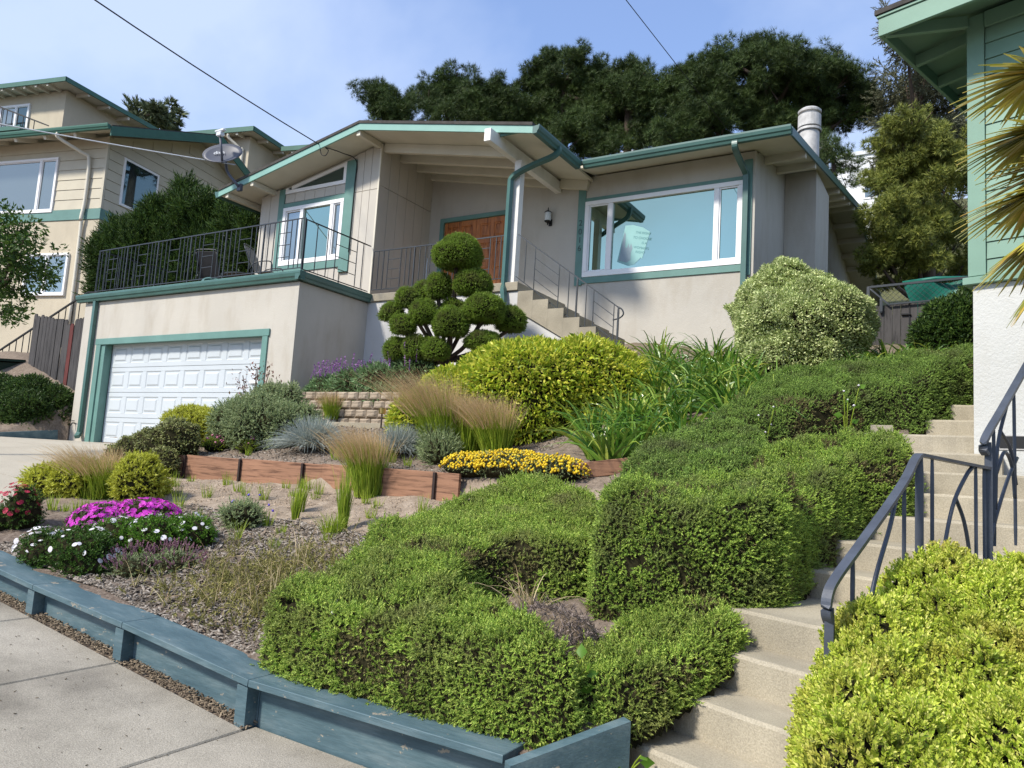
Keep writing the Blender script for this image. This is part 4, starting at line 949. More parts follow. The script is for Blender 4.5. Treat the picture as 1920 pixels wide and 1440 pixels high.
# back gate of boards with chain link above
bf = thing('board_gate', 'weathered wooden board gate under a steel frame between the houses', 'gate', (-.9, 13.9, 3.9))
x = -1.48; i = 0
while x < .35:
    wd_ = .125; mm = MB(); mm.prism([(x+.003, 13.9, 3.5), (x+wd_-.003, 13.9, 3.5), (x+wd_-.003, 13.9, 4.73+.03*(x+1.5)), (x+.003, 13.9, 4.73+.03*(x+1.5))], (0, .022, 0)); mm.build('board', M['grey_wood'], bf); x += wd_; i += 1
bar('post', (-1.47, 13.85, 3.4), (-1.47, 13.85, 5.06), .025, bf, M['iron']); bar('top_rail', (-1.47, 13.85, 5.05), (.3, 13.85, 5.12), .018, bf, M['iron'])
bar('brace', (-1.45, 13.85, 5.03), (-1.14, 13.85, 4.72), .013, bf, M['iron']); bar('post', (-1.27, 13.86, 4.6), (-1.27, 13.86, 4.85), .022, bf, M['iron']); bar('mid_rail', (-1.14, 13.85, 4.74), (.3, 13.85, 4.80), .012, bf, M['iron'])
box('latch', -.97, -.83, 13.86, 13.89, 4.55, 4.575, M['black'], bf); box('gap_strip', -.86, -.845, 13.885, 13.898, 3.5, 4.76, M['black'], bf)
mm = MB()
for i in range(40):
    a = -1.45+i*.09
    for s_ in (1, -1):
        p0 = Vector((a, 13.85, 4.76)); p1 = p0+Vector((s_*.33, 0, .33)); 
        if -1.44 < p1.x < .3: mm.tube([p0, p1], .003, 3, False)
mm.build('chain_link_mesh', M['iron'], bf)
ts = thing('green_tarp', 'bright green plastic tarp showing through the chain link', 'tarp', (-.5, 14.6, 4.3))
tg = pmat('green_plastic', (.012, .13, .095), .15, 3, .45, .1, 8)
V = []; F = []
for i in range(9):
    for j in range(7):
        u, v_ = i/8, j/6; V.append((-1.0+1.15*u+.28*(1-v_)*(1-u), 14.6+.12*math.sin(u*7)*math.sin(v_*5), 4.45+.82*v_+.03*math.sin(u*9)))
F = [(i*7+j, (i+1)*7+j, (i+1)*7+j+1, i*7+j+1) for i in range(8) for j in range(6)]
mesh('tarp_sheet', V, F, tg, ts, True); tube('rolled_hem', [(-1.0, 14.58, 5.27), (-.5, 14.56, 5.31), (.15, 14.6, 5.28)], .035, tg, ts, 8)
sg = thing('white_notice', 'small white notice fixed to the board gate', 'sign', (-.3, 13.88, 4.6)); box('panel', -.46, -.14, 13.875, 13.897, 4.56, 4.73, M['white'], sg); box('print_line', -.44, -.2, 13.8735, 13.8745, 4.66, 4.675, M['lgrey'], sg)
# far buildings between the trees
def farb(name, label, x0, x1, y0, y1, z0, z1, mat, wins):
    h_ = thing(name, label, 'building', ((x0+x1)/2, y0, z0)); box('wall', x0, x1, y0, y1, z0, z1, mat, h_); box('parapet', x0-.15, x1+.15, y0-.15, y1, z1+.001, z1+.3, M['lgrey'], h_)
    for a, c_, e, f in wins:
        w_ = box('window', a, c_, y0-.06, y0-.001, e, f, M['white'], h_); mesh('pane', [(a+.12, y0-.065, e+.12), (c_-.12, y0-.065, e+.12), (c_-.12, y0-.065, f-.12), (a+.12, y0-.065, f-.12)], [(0, 1, 2, 3)], M['glassd'], w_)
    return h_
wb = pmat('white_render', (.72, .73, .74), .03, .5, .8, 0)
farb('white_building', 'tall white modern building glimpsed between the chimney and conifers', -9.2, -3.5, 62, 70, 12, 27.6, wb, [(-7.0, -5.4, 24.0, 25.8), (-6.9, -4.9, 17.0, 20.3), (-6.9, -4.9, 12.5, 15.5)])
farb('distant_house', 'small pale rooftop showing beside the chimney flue', -9.6, -8.3, 50.5, 54, 18, 24.6, M['beige'], [])
farb('distant_villa', 'tiny white wall glimpsed under the pine branches', -19.6, -18.2, 44.6, 50, 16, 22.6, wb, [])
# ------------------------------------------------------------------ planting
rng = np.random.default_rng(11)
def unit(v): return v/np.maximum(np.linalg.norm(v, axis=-1, keepdims=True), 1e-9)
def scatter(P, N, T, s0, s1, jit=.5, up=0., lean=None):
    tv, tf = T; n = len(P); D = N+jit*rng.normal(size=(n, 3)); D[:, 2] += up
    if lean is not None: D = D+np.asarray(lean)
    D = unit(D); A = unit(np.cross(D, rng.normal(size=(n, 3)))); B = np.cross(D, A); s = rng.uniform(s0, s1, n)
    V = P[:, None, :]+s[:, None, None]*(tv[None, :, 0:1]*A[:, None]+tv[None, :, 1:2]*B[:, None]+tv[None, :, 2:3]*D[:, None])
    F = tf[None]+(np.arange(n)*len(tv))[:, None, None]
    return V.reshape(-1, 3), F.reshape(-1, tf.shape[1])
def joinm(L):
    V = []; F = []; k = 0
    for v, f in L: V.append(v); F.append(f+k); k += len(v)
    return np.concatenate(V), np.concatenate(F)
def tmpl_sprig(n=8, out=.3, rise=.34, wd=.085, seed=1):
    V = []; F = []; r = random.Random(seed)
    for i in range(n):
        a = i*2.4+r.uniform(-.3, .3); z = .08+.82*i/n; o = out*(1-.45*i/n); L = rise*(.8+.4*r.random())
        c, s = math.cos(a), math.sin(a); k = len(V)
        V += [(-s*wd-c*.02, c*wd-s*.02, z), (s*wd-c*.02, -c*wd-s*.02, z), (c*o, s*o, z+L)]; F.append((k, k+1, k+2))
    k = len(V); V += [(-.025, 0, -.25), (.025, 0, -.25), (0, .01, 1.0)]; F.append((k, k+1, k+2))
    return np.array(V), np.array(F)
def tmpl_leaf(wd=.22, fold=.08, curl=.12):
    V = [(0, 0, 0), (-wd, fold, .45), (wd, fold, .45), (0, curl, 1), (0, -.02, .45)]
    return np.array(V), np.array([(0, 4, 1), (0, 2, 4), (1, 4, 3), (4, 2, 3)])
def tmpl_shoot(n=5, ll=.42, wd=.12, spread=.75, seed=2):
    V = []; F = []; r = random.Random(seed)
    for i in range(n):
        z = .1+.8*i/n
        for s_ in (0, 1):
            a = i*1.571+s_*math.pi+r.uniform(-.3, .3); c, s = math.cos(a), math.sin(a); L = ll*(1-.35*i/n); tl_ = spread*(1-.5*i/n)
            dx, dz = math.sin(tl_), math.cos(tl_); k = len(V)
            V += [(0, 0, z), (c*dx*L*.5-s*wd*L*2.2, s*dx*L*.5+c*wd*L*2.2, z+dz*L*.5), (c*dx*L*.5+s*wd*L*2.2, s*dx*L*.5-c*wd*L*2.2, z+dz*L*.5), (c*dx*L, s*dx*L, z+dz*L)]
            F += [(k, k+1, k+3), (k, k+3, k+2)]
    return np.array(V), np.array(F)
def tmpl_tuft(n=10, wd=.035, open_=.9, seed=3):
    V = []; F = []; r = random.Random(seed)
    for i in range(n):
        a = r.uniform(0, 6.28); t = r.uniform(.15, open_); c, s = math.cos(a), math.sin(a); L = r.uniform(.7, 1); k = len(V)
        V += [(-s*wd, c*wd, -.05), (s*wd, -c*wd, -.05), (c*math.sin(t)*L, s*math.sin(t)*L, math.cos(t)*L)]; F.append((k, k+1, k+2))
    return np.array(V), np.array(F)
SPR, LEAF, SHOOT, TUFT = tmpl_sprig(), tmpl_leaf(), tmpl_shoot(), tmpl_tuft()
NLEAF = tmpl_leaf(.11, .03, .1); OCT = (np.array([(1, 0, 0), (-1, 0, 0), (0, 1, 0), (0, -1, 0), (0, 0, .8), (0, 0, -.8)], float), np.array([(0, 2, 4), (2, 1, 4), (1, 3, 4), (3, 0, 4), (2, 0, 5), (1, 2, 5), (3, 1, 5), (0, 3, 5)]))
def disc(n=7, cup=.15):
    V = [(0, 0, 0)]+[(math.cos(6.283*i/n)*(1 if i % 1 == 0 else .6), math.sin(6.283*i/n), cup) for i in range(n)]
    return np.array(V), np.array([(0, 1+i, 1+(i+1) % n) for i in range(n)])
def starf(n=8):
    V = []; F = []
    for i in range(n):
        a = 6.283*i/n; b_ = a+6.283/n*.8; k = len(V); V += [(0, 0, 0), (math.cos(a), math.sin(a), .12), (math.cos(b_), math.sin(b_), .12)]; F.append((k, k+1, k+2))
    return np.array(V), np.array(F)
def sample(V, F, n):
    a, b_, c_ = V[F[:, 0]], V[F[:, 1]], V[F[:, 2]]; cr = np.cross(b_-a, c_-a); ar = np.linalg.norm(cr, axis=1)/2
    i = rng.choice(len(F), n, p=ar/ar.sum()); u = rng.random((n, 1)); v_ = rng.random((n, 1)); fl = (u+v_) > 1; u = np.where(fl, 1-u, u); v_ = np.where(fl, 1-v_, v_)
    return a[i]+u*(b_-a)[i]+v_*(c_-a)[i], unit(cr[i]), ar.sum()
def ell(c, r, rz_=0, amp=.12, fr=2.2, seed=0, n=26, m_=16, zmin=None):
    th = np.linspace(0, 2*np.pi, n, endpoint=False); ph = np.linspace(0.02, np.pi-.02, m_)
    T, Pp = np.meshgrid(th, ph); U = np.stack([np.sin(Pp)*np.cos(T), np.sin(Pp)*np.sin(T), np.cos(Pp)], -1).reshape(-1, 3)
    d = 1+amp*fbm(U*fr+seed*3.7+50, seed, 3); V = U*d[:, None]*np.array(r); ca, sa = math.cos(rz_), math.sin(rz_)
    V = np.stack([V[:, 0]*ca-V[:, 1]*sa, V[:, 0]*sa+V[:, 1]*ca, V[:, 2]], -1)+np.array(c)
    if zmin is not None: V[:, 2] = np.maximum(V[:, 2], zmin)
    I = np.arange(n*m_).reshape(m_, n); J = np.roll(I, -1, 1); Q = np.stack([I[:-1], I[1:], J[1:], J[:-1]], -1).reshape(-1, 4)
    return V, np.concatenate([Q[:, [0, 1, 2]], Q[:, [0, 2, 3]]])
def bush(name, label, blobs, T, mat, dens, s0, s1, jit=.6, up=.3, rz_=0, core=True, cat='shrub', amp=.14, fr=2.2, gap=.0, group=None, depth=.06, parts=None, seed=0, corek=.93, coremat=None, lean=None):
    base = min(blobs, key=lambda q: q[0][2]-q[1][2]); loc = (base[0][0], base[0][1], base[0][2]-base[1][2])
    t = thing(name, label, cat, loc, group=group); fol = []; cores = []
    for i, (c_, r) in enumerate(blobs):
        V, F = ell(c_, r, rz_, amp, fr, seed+i); _, _, ar = sample(V, F, 10); n = int(ar*dens); P, N, _ = sample(V, F, n)
        keep = np.ones(n, bool)
        for j, (c2, r2) in enumerate(blobs):
            if j != i:
                q = P-np.array(c2); ca, sa = math.cos(-rz_), math.sin(-rz_); q = np.stack([q[:, 0]*ca-q[:, 1]*sa, q[:, 0]*sa+q[:, 1]*ca, q[:, 2]], -1)
                keep &= ((q/np.array(r2))**2).sum(1) > .72
        if gap: keep &= fbm(P*6, seed+40, 2) > -1.2+gap
        keep &= N[:, 2] > -.8
        P, N = P[keep], N[keep]; P = P-N*rng.random((len(P), 1))*depth
        fol.append(scatter(P, N, T, s0, s1, jit, up, lean))
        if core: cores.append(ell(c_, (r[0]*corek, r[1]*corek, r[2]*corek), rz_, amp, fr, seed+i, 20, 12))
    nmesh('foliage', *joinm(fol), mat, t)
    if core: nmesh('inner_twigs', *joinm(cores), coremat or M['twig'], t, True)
    return t
def inpoly(x, y, poly):
    c = np.zeros(x.shape, bool); n = len(poly)
    for i in range(n):
        x0, y0 = poly[i]; x1, y1 = poly[(i+1) % n]
        c ^= ((y0 > y) != (y1 > y)) & (x < (x1-x0)*(y-y0)/(y1-y0+1e-12)+x0)
    return c
def pdist(x, y, poly):
    d = np.full(x.shape, 9.)
    for i in range(len(poly)):
        a = np.array(poly[i]); b_ = np.array(poly[(i+1) % len(poly)]); e = b_-a
        t = np.clip(((x-a[0])*e[0]+(y-a[1])*e[1])/(e@e), 0, 1); d = np.minimum(d, np.hypot(x-a[0]-t*e[0], y-a[1]-t*e[1]))
    return d
def roundpoly(poly, n=5):
    P = [Vector((a, b_, 0)) for a, b_ in poly]; o = []; k = len(P)
    for i in range(k):
        a, b_, c_, d = P[i-1], P[i], P[(i+1) % k], P[(i+2) % k]
        for q in range(n): t = q/n; v_ = .5*((2*b_)+(-a+c_)*t+(2*a-5*b_+4*c_-d)*t*t+(-a+3*b_-3*c_+d)*t**3); o.append((v_.x, v_.y))
    return o
def hedge(name, label, poly, h, R, mat, T=None, dens=3000, s0=.025, s1=.05, jit=.6, up=.25, lump=.1, seed=0, basef=None, p=3.6, hf=None, gapk=.3, tint=None, cat='hedge'):
    poly = roundpoly(poly); px = np.array(poly); st = .03
    gx = np.arange(px[:, 0].min()-.02, px[:, 0].max()+.04, st); gy_ = np.arange(px[:, 1].min()-.02, px[:, 1].max()+.04, st)
    X, Y = np.meshgrid(gx, gy_); ins = inpoly(X, Y, poly); d = np.where(ins, pdist(X, Y, poly), 0); q = np.clip(d/R, 0, 1)
    prof = (1-(1-q)**p)**(1/p); bz_ = (basef or g)(X, Y); hh = h if hf is None else hf(X, Y)
    P3 = np.stack([X, Y, X*0], -1).reshape(-1, 3)
    lm = fbm(P3*3.2+seed*5.3, seed, 3).reshape(X.shape)*lump+fbm(P3*11+seed*2.1, seed+9, 2).reshape(X.shape)*lump*.6
    jit_xy = .03*fbm(P3*6+90, seed+3, 2).reshape(X.shape)
    tf_ = .026*vnoise(P3*13+seed, seed+70).reshape(X.shape)+.014*vnoise(P3*24+seed, seed+71).reshape(X.shape)
    Z = bz_-.06+prof*hh*(1+lm)+tf_*prof
    jit_xy = jit_xy+.022*vnoise(np.stack([X.ravel()*13, Y.ravel()*13, Z.ravel()*13], -1), seed+72).reshape(X.shape)
    V = np.stack([X+jit_xy, Y+jit_xy*.7, Z], -1).reshape(-1, 3); nx_ = len(gx); I = np.arange(V.shape[0]).reshape(X.shape)
    m_ = ins[:-1, :-1] | ins[1:, :-1] | ins[:-1, 1:] | ins[1:, 1:]
    Q = np.stack([I[:-1, :-1], I[:-1, 1:], I[1:, 1:], I[1:, :-1]], -1)[m_]
    F = np.concatenate([Q[:, [0, 1, 2]], Q[:, [0, 2, 3]]]); c_ = px.mean(0)
    t = thing(name, label, cat, (float(c_[0]), float(c_[1]), float(g(c_[0], c_[1]))))
    _, _, ar = sample(V, F, 10); n = int(ar*dens); P, N, _ = sample(V, F, n)
    nz_ = fbm(P*5.5+seed*3, seed+20, 2); keep = nz_ > -1.15+gapk; P, N = P[keep], N[keep]
    P = P+N*(.03*rng.random((len(P), 1))-.02)
    q_ = rng.random(len(P)) < .05; dead = (fbm(P*np.array([3., 3., 4.])+seed*9, seed+60, 3) > (.68 if T is None else .8)-.4*(N[:, 2] < .45)) & (rng.random(len(P)) < .75)
    if T is None: nmesh('dead_sprays', *scatter(P[dead]-N[dead]*.012, N[dead], SPR, s0*.9, s1, jit, up), DEAD, t); P, N, q_ = P[~dead], N[~dead], q_[~dead]
    L_ = [scatter(P, N, T or SPR, s0, s1, jit, up), scatter(P[q_], N[q_], T or tmpl_sprig(13, .2, .2, .045, 5), s1*(1.2 if T is None else .9), s1*(2.1 if T is None else 1.35), .45, .5)]
    nmesh('foliage', *joinm(L_), mat, t)
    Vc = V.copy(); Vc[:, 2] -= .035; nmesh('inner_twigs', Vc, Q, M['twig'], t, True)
    return t
DEAD = leaf('dead_juniper', [(.10, .09, .035), (.16, .14, .055), (.24, .21, .09)], .15, .7, .4, 5)
# leaf materials ---------------------------------------------------
JUN = leaf('juniper_green', [(0.109, 0.182, 0.032), (0.191, 0.302, 0.045), (0.301, 0.420, 0.064), (0.402, 0.491, 0.097)], .1, .55, .7, 4.5, ctint=(.17, .17, .075))
JUN2 = leaf('juniper_deep_green', [(0.097, 0.164, 0.039), (0.189, 0.296, 0.055), (0.299, 0.417, 0.086)], .1, .55, .7, 4.5, ctint=(.13, .13, .06))
JUN3 = leaf('juniper_bright_green', [(0.137, 0.225, 0.030), (0.219, 0.335, 0.048), (0.338, 0.448, 0.076), (0.460, 0.520, 0.113)], .12, .55, .65, 4.2, ctint=(.22, .21, .08))
LIME = leaf('lime_hedge_leaf', [(0.221, 0.324, 0.028), (0.387, 0.479, 0.048), (0.552, 0.621, 0.083), (0.719, 0.698, 0.190)], .2, .45, .5, 5, ctint=(.50, .40, .10))
YEL = leaf('golden_shrub_leaf', [(0.171, 0.267, 0.024), (0.340, 0.437, 0.035), (0.550, 0.583, 0.059), (0.760, 0.705, 0.119)], .35, .38, .35, 2.5)
PIT = leaf('variegated_leaf', [(0.198, 0.269, 0.078), (0.365, 0.444, 0.155), (0.579, 0.649, 0.297), (0.761, 0.792, 0.413)], .25, .45, .35, 3)
POM = leaf('topiary_green', [(0.100, 0.160, 0.020), (0.169, 0.262, 0.031), (0.270, 0.374, 0.044)], .2, .5, .4, 6, ctint=(.12, .10, .045))
SAL = leaf('salvia_leaf', [(0.090, 0.165, 0.060), (0.165, 0.270, 0.105), (0.270, 0.375, 0.180)], .25, .5, .3, 4)
GRY = leaf('grey_green_leaf', [(0.156, 0.218, 0.100), (0.265, 0.328, 0.143), (0.390, 0.437, 0.229)], .22, .55, .3, 4)
AGA = leaf('strap_leaf', [(0.041, 0.111, 0.014), (0.068, 0.169, 0.019), (0.115, 0.234, 0.030), (0.203, 0.325, 0.042), (0.405, 0.442, 0.072)], .25, .28, .3, 2, spec=.5)
PINE = leaf('pine_needles', [(0.022, 0.043, 0.014), (0.048, 0.081, 0.019), (0.094, 0.133, 0.030)], .12, .55, .6, .7)
PINEY = leaf('golden_pine_needles', [(0.084, 0.113, 0.028), (0.200, 0.235, 0.048), (0.368, 0.377, 0.085)], .15, .5, .5, 1.2)
DEO = leaf('grey_cypress_foliage', [(0.068, 0.085, 0.051), (0.128, 0.136, 0.076), (0.204, 0.204, 0.128)], .12, .6, .5, 1)
DKJ = leaf('dark_cypress_spray', [(0.015, 0.038, 0.009), (0.038, 0.079, 0.015), (0.094, 0.151, 0.025)], .15, .5, .5, 1.5)
TRE = leaf('street_tree_leaf', [(0.020, 0.049, 0.010), (0.044, 0.098, 0.015), (0.108, 0.176, 0.029)], .3, .45, .3, 3)
GRB = leaf('grass_green', [(0.144, 0.234, 0.019), (0.259, 0.358, 0.031), (0.402, 0.468, 0.062)], .35, .5, .2, 5)
PLU = leaf('grass_plume', [(0.414, 0.287, 0.121), (0.575, 0.414, 0.209), (0.713, 0.506, 0.297)], .35, .6, .2, 5)
FES = leaf('blue_fescue', [(0.192, 0.240, 0.228), (0.324, 0.372, 0.348), (0.504, 0.516, 0.432)], .25, .6, .2, 5)
DRY = leaf('dry_grass', [(.30, .22, .11), (.46, .36, .20), (.58, .48, .29)], .25, .7, .2, 5)
OLV = leaf('olive_groundcover', [(0.120, 0.120, 0.036), (0.228, 0.216, 0.060), (0.384, 0.348, 0.120)], .25, .6, .3, 4)
GOLD = leaf('gold_foliage', [(0.281, 0.300, 0.034), (0.468, 0.485, 0.044), (0.617, 0.635, 0.132)], .3, .5, .3, 4)
RED = leaf('red_twig_leaf', [(.13, .03, .025), (.22, .06, .04), (.16, .10, .04)], .25, .5, .2, 4)
PLM = leaf('palm_leaf', [(0.145, 0.158, 0.023), (0.289, 0.283, 0.039), (0.491, 0.426, 0.078), (0.433, 0.268, 0.052)], .2, .38, .3, 3, spec=.4)
def flower(name, a, b_): return leaf(name, [a, b_], .3, .6, .1, 4)
MAG = flower('magenta_petal', (.42, .015, .33), (.86, .10, .74)); WHT = flower('white_petal', (.72, .70, .72), (.85, .80, .84)); YFL = flower('yellow_flower', (.78, .52, .02), (.88, .70, .05))
PRP = flower('purple_spike', (.22, .09, .30), (.42, .22, .46)); MVE = flower('mauve_spike', (.20, .10, .14), (.33, .18, .22)); PNK = flower('pink_flower', (.55, .16, .30), (.72, .32, .46)); CRM = flower('crimson_flower', (.35, .02, .05), (.55, .05, .10)); VIO = flower('violet_flower', (.12, .08, .5), (.2, .15, .6))

# clipped juniper hedges ------------------------------------------
hedge('juniper_hedge', 'broad low juniper hedge with a flat clipped top behind the blue wall', [(-3.72, 3.44), (-3.78, 4.2), (-4.15, 5.6), (-3.75, 6.5), (-3.0, 6.35), (-2.5, 5.7), (-2.2, 5.0), (-2.3, 4.68), (-2.72, 4.55), (-2.78, 4.15), (-2.5, 3.95), (-2.1, 3.8), (-1.72, 3.55), (-1.85, 3.4), (-2.8, 3.4)], .45, .14, JUN3, seed=1, hf=lambda x, y: .47-.17*sst(4.3, 5.4, y), dens=5200)
hedge('juniper_hedge', 'ragged low juniper spilling over the edge of the lowest steps', [(-1.66, 3.6), (-1.42, 3.72), (-1.24, 4.1), (-1.12, 4.55), (-1.4, 4.68), (-1.75, 4.4), (-1.88, 4.0), (-1.8, 3.72)], .2, .2, JUN3, seed=2, dens=5200, lump=.25)
hedge('juniper_hedge', 'boxy clipped juniper hedge standing tallest above the dead grass stump', [(-2.1, 4.55), (-1.6, 4.56), (-1.2, 4.8), (-1.02, 5.1), (-1.05, 5.5), (-1.75, 5.62), (-2.15, 5.2)], .74, .14, JUN, seed=3, dens=5200)
hedge('juniper_hedge', 'rounded clipped juniper dome beside the strappy leaves', [(-2.65, 6.4), (-2.3, 5.85), (-1.75, 5.75), (-1.5, 6.2), (-1.45, 6.9), (-1.9, 7.45), (-2.4, 7.3)], .62, .42, JUN2, seed=4, dens=4600)
hedge('juniper_hedge', 'juniper hedge bulging over the middle concrete steps', [(-1.4, 5.4), (-1.05, 5.35), (-.88, 5.95), (-.72, 6.5), (-.46, 6.75), (-.38, 7.1), (-.6, 7.45), (-1.2, 7.3), (-1.6, 6.6)], .56, .2, JUN, seed=5, dens=4600)
hedge('juniper_hedge', 'long upper juniper hedge running to the green house corner', [(-2.25, 7.65), (-1.7, 7.75), (-1.2, 8.3), (-.75, 8.7), (-.45, 8.85), (-.1, 9.4), (.05, 9.7), (.1, 10.3), (-.3, 10.3), (-1.2, 9.5), (-2.1, 9.1)], .56, .2, JUN2, seed=6, dens=4200)
bush('dark_juniper', 'dark feathery juniper in the shade of the green house', [((-.05, 12.1, 3.95), (.5, .45, .42)), ((.25, 12.3, 4.2), (.45, .45, .42)), ((-.3, 12.0, 3.8), (.4, .35, .25))], SPR, DKJ, 2200, .08, .14, seed=7)
hedge('lime_hedge', 'bright lime green hedge in the near corner beside the handrail', [(-.53, 2.9), (-.6, 3.4), (-.5, 3.9), (-.12, 4.45), (.5, 4.75), (1.2, 4.7), (1.5, 3.6), (1.3, 2.3), (.2, 2.1), (-.4, 2.4)], .62, .22, LIME, SHOOT, 4200, .03, .062, .35, .6, .2, 8, lambda x, y: .12+.32*(y-2.4), 2.4, gapk=.3)
# other shrubs ------------------------------------------------------
Cy = np.array((-5.1, 8.95, 0)); lat = np.array((.855, .518, 0)); dep = np.array((-.515, .85, 0))
def LW(l, d, z, C0=Cy): v_ = C0+lat*l+dep*d; return (float(v_[0]), float(v_[1]), z)
bush('golden_shrub', 'huge mounded golden green shrub in the middle of the garden', [(LW(0, 0, 2.55), (1.1, .95, .88)), (LW(-.85, .2, 2.35), (.8, .7, .68)), (LW(.8, .05, 2.6), (.95, .85, .86)), (LW(-1.35, .1, 2.15), (.55, .5, .5)), (LW(-1.05, .05, 2.3), (.65, .55, .6)), (LW(1.3, -.1, 2.35), (.5, .6, .7))], tmpl_leaf(.17, .05, .16), YEL, 2900, .06, .105, .6, -.3, rad(31), seed=10, depth=.12, amp=.1)
bush('variegated_shrub', 'rounded pale variegated shrub against the house corner', [((-2.2, 11.5, 3.95), (.92, .85, .82)), ((-2.3, 11.4, 4.45), (.52, .52, .46)), ((-2.55, 11.35, 4.15), (.52, .5, .5)), ((-1.8, 11.6, 4.05), (.6, .6, .6)), ((-2.1, 11.45, 3.5), (.9, .8, .62)), ((-1.95, 11.3, 3.85), (.85, .7, .7))], LEAF, PIT, 5200, .03, .055, .7, .15, rad(31), seed=20, depth=.08, amp=.17, fr=3.2, corek=.86, gap=.3)
bush('side_juniper', 'shaggy dark upright juniper behind the deck railing', [((-19.6, 11.9, 6.4), (1.0, .7, 1.2)), ((-18.8, 12.2, 6.7), (1.0, .7, 1.4)), ((-17.9, 12.5, 6.9), (1.0, .7, 1.4)), ((-17.0, 12.7, 6.9), (.9, .7, 1.3)), ((-16.1, 12.8, 6.8), (.9, .7, 1.2)), ((-15.2, 12.8, 6.6), (.9, .7, 1.1)), ((-18, 12.3, 5.7), (2.4, .7, .9))], tmpl_sprig(14, .2, .26, .035, 5), DKJ, 520, .2, .48, .4, .5, rad(14), seed=30, amp=.3, fr=3, lean=(.35, -.1, .25), corek=.85)
bush('bank_juniper', 'dark juniper covering the bank under the picket fence', [((-17.95, 8.9, 2.15), (.6, .5, .5)), ((-18.6, 9.3, 2.55), (.7, .5, .5)), ((-19.5, 9.0, 2.5), (.8, .6, .55)), ((-20.4, 8.4, 2.4), (.9, .7, .6)), ((-17.9, 9.5, 2.35), (.55, .3, .5)), ((-19.0, 8.3, 2.15), (.8, .6, .45))], SPR, DKJ, 900, .08, .16, seed=40)
bush('salvia_bush', 'salvia mound with purple spikes above the block wall', [((-9.75, 9.85, 2.75), (.5, .35, .32)), ((-9.15, 9.8, 2.8), (.5, .35, .36)), ((-8.5, 9.75, 2.85), (.55, .35, .38)), ((-7.95, 9.95, 3.0), (.5, .35, .45)), ((-8.3, 9.5, 2.6), (.5, .2, .25))], NLEAF, SAL, 2000, .07, .12, .7, .1, seed=50, depth=.12)
sal = bpy.data.objects['salvia_bush']
P = np.stack([rng.uniform(-10.1, -7.6, 110), rng.uniform(9.6, 10.1, 110), rng.uniform(2.95, 3.15, 110)], -1); P[:, 2] += np.where(P[:, 0] > -8.3, .22, 0)
nmesh('flower_spikes', *scatter(P, np.tile([.0, -.1, 1.], (110, 1)), tmpl_sprig(14, .09, .08, .05, 9), .2, .38, .4), PRP, sal)
bush('grey_shrub', 'grey-green rosemary-like shrub beside the garage door', [((-8.9, 7.75, 2.0), (.55, .45, .42)), ((-9.35, 7.8, 2.0), (.45, .4, .4)), ((-8.5, 7.9, 1.95), (.4, .4, .35)), ((-9.1, 8.2, 2.25), (.4, .35, .4))], tmpl_sprig(9, .2, .22, .05, 6), GRY, 900, .09, .17, .6, .4, seed=60, amp=.25)
bush('gold_shrub', 'low gold-leaved shrub in front of the garage door', [((-10.35, 7.6, 1.95), (.5, .35, .3)), ((-9.95, 7.75, 1.95), (.4, .3, .28))], SPR, GOLD, 1500, .06, .1, .6, .3, seed=70)
bush('trailing_shrub', 'variegated shrub trailing over the end of the timber edging', [((-9.95, 6.75, 1.6), (.42, .36, .34)), ((-9.6, 6.85, 1.72), (.36, .3, .3)), ((-9.55, 6.6, 1.4), (.3, .2, .26)), ((-10.2, 6.5, 1.45), (.3, .3, .26))], LEAF, leaf('trailing_leaf', [(.13, .16, .05), (.25, .27, .09), (.40, .40, .18)], .25, .5, .3, 4), 2600, .03, .05, .8, .2, seed=74, amp=.25)
bush('gold_conifer', 'yellow low conifer left of the grass by the driveway', [((-9.05, 4.95, 1.12), (.34, .3, .2)), ((-8.75, 5.05, 1.15), (.3, .3, .22))], SPR, GOLD, 1500, .06, .11, .6, .2, seed=78)
bush('gold_conifer', 'yellow low conifer right of the grass by the driveway', [((-8.05, 5.3, 1.2), (.24, .24, .3)), ((-8.3, 5.5, 1.12), (.3, .3, .22))], SPR, GOLD, 1500, .06, .11, .6, .3, seed=79)
# daisies and magenta mat
def dome(c_, r, n, zf=.35):
    u = rng.normal(size=(n, 3)); u[:, 2] = np.abs(u[:, 2]); u = unit(u); return np.array(c_)+u*np.array(r), u
def flowers(par, name, P, N, T, s0, s1, mat, jit=.3, up=.3): return nmesh(name, *scatter(P, N, T, s0, s1, jit, up), mat, par)
DG = leaf('daisy_leaf', [(.05, .13, .012), (.09, .20, .02), (.15, .28, .03)], .3, .45, .3, 5)
def daisies(par, doms):
    L = []
    for c_, r, n in doms: P, N = dome(c_, r, n); L.append(scatter(P, N, disc(9, -.1), .016, .027, .35, .5))
    o = nmesh('daisy_heads', *joinm(L), WHT, par); o['kind'] = 'stuff'
d1 = bush('daisy_bush', 'dark leafy daisy bush overhanging the blue wall cap', [((-6.3, 3.72, .68), (.3, .25, .22)), ((-6.58, 3.6, .68), (.24, .2, .18)), ((-6.15, 3.68, .62), (.2, .2, .18))], tmpl_shoot(4, .4, .1, .8, 4), leaf('dark_daisy_leaf', [(.025, .06, .01), (.05, .11, .016), (.09, .17, .025)], .25, .5, .3, 5), 1100, .05, .09, seed=82)
daisies(d1, [((-6.3, 3.72, .68), (.34, .28, .26), 40), ((-6.65, 3.6, .68), (.25, .22, .22), 46)])
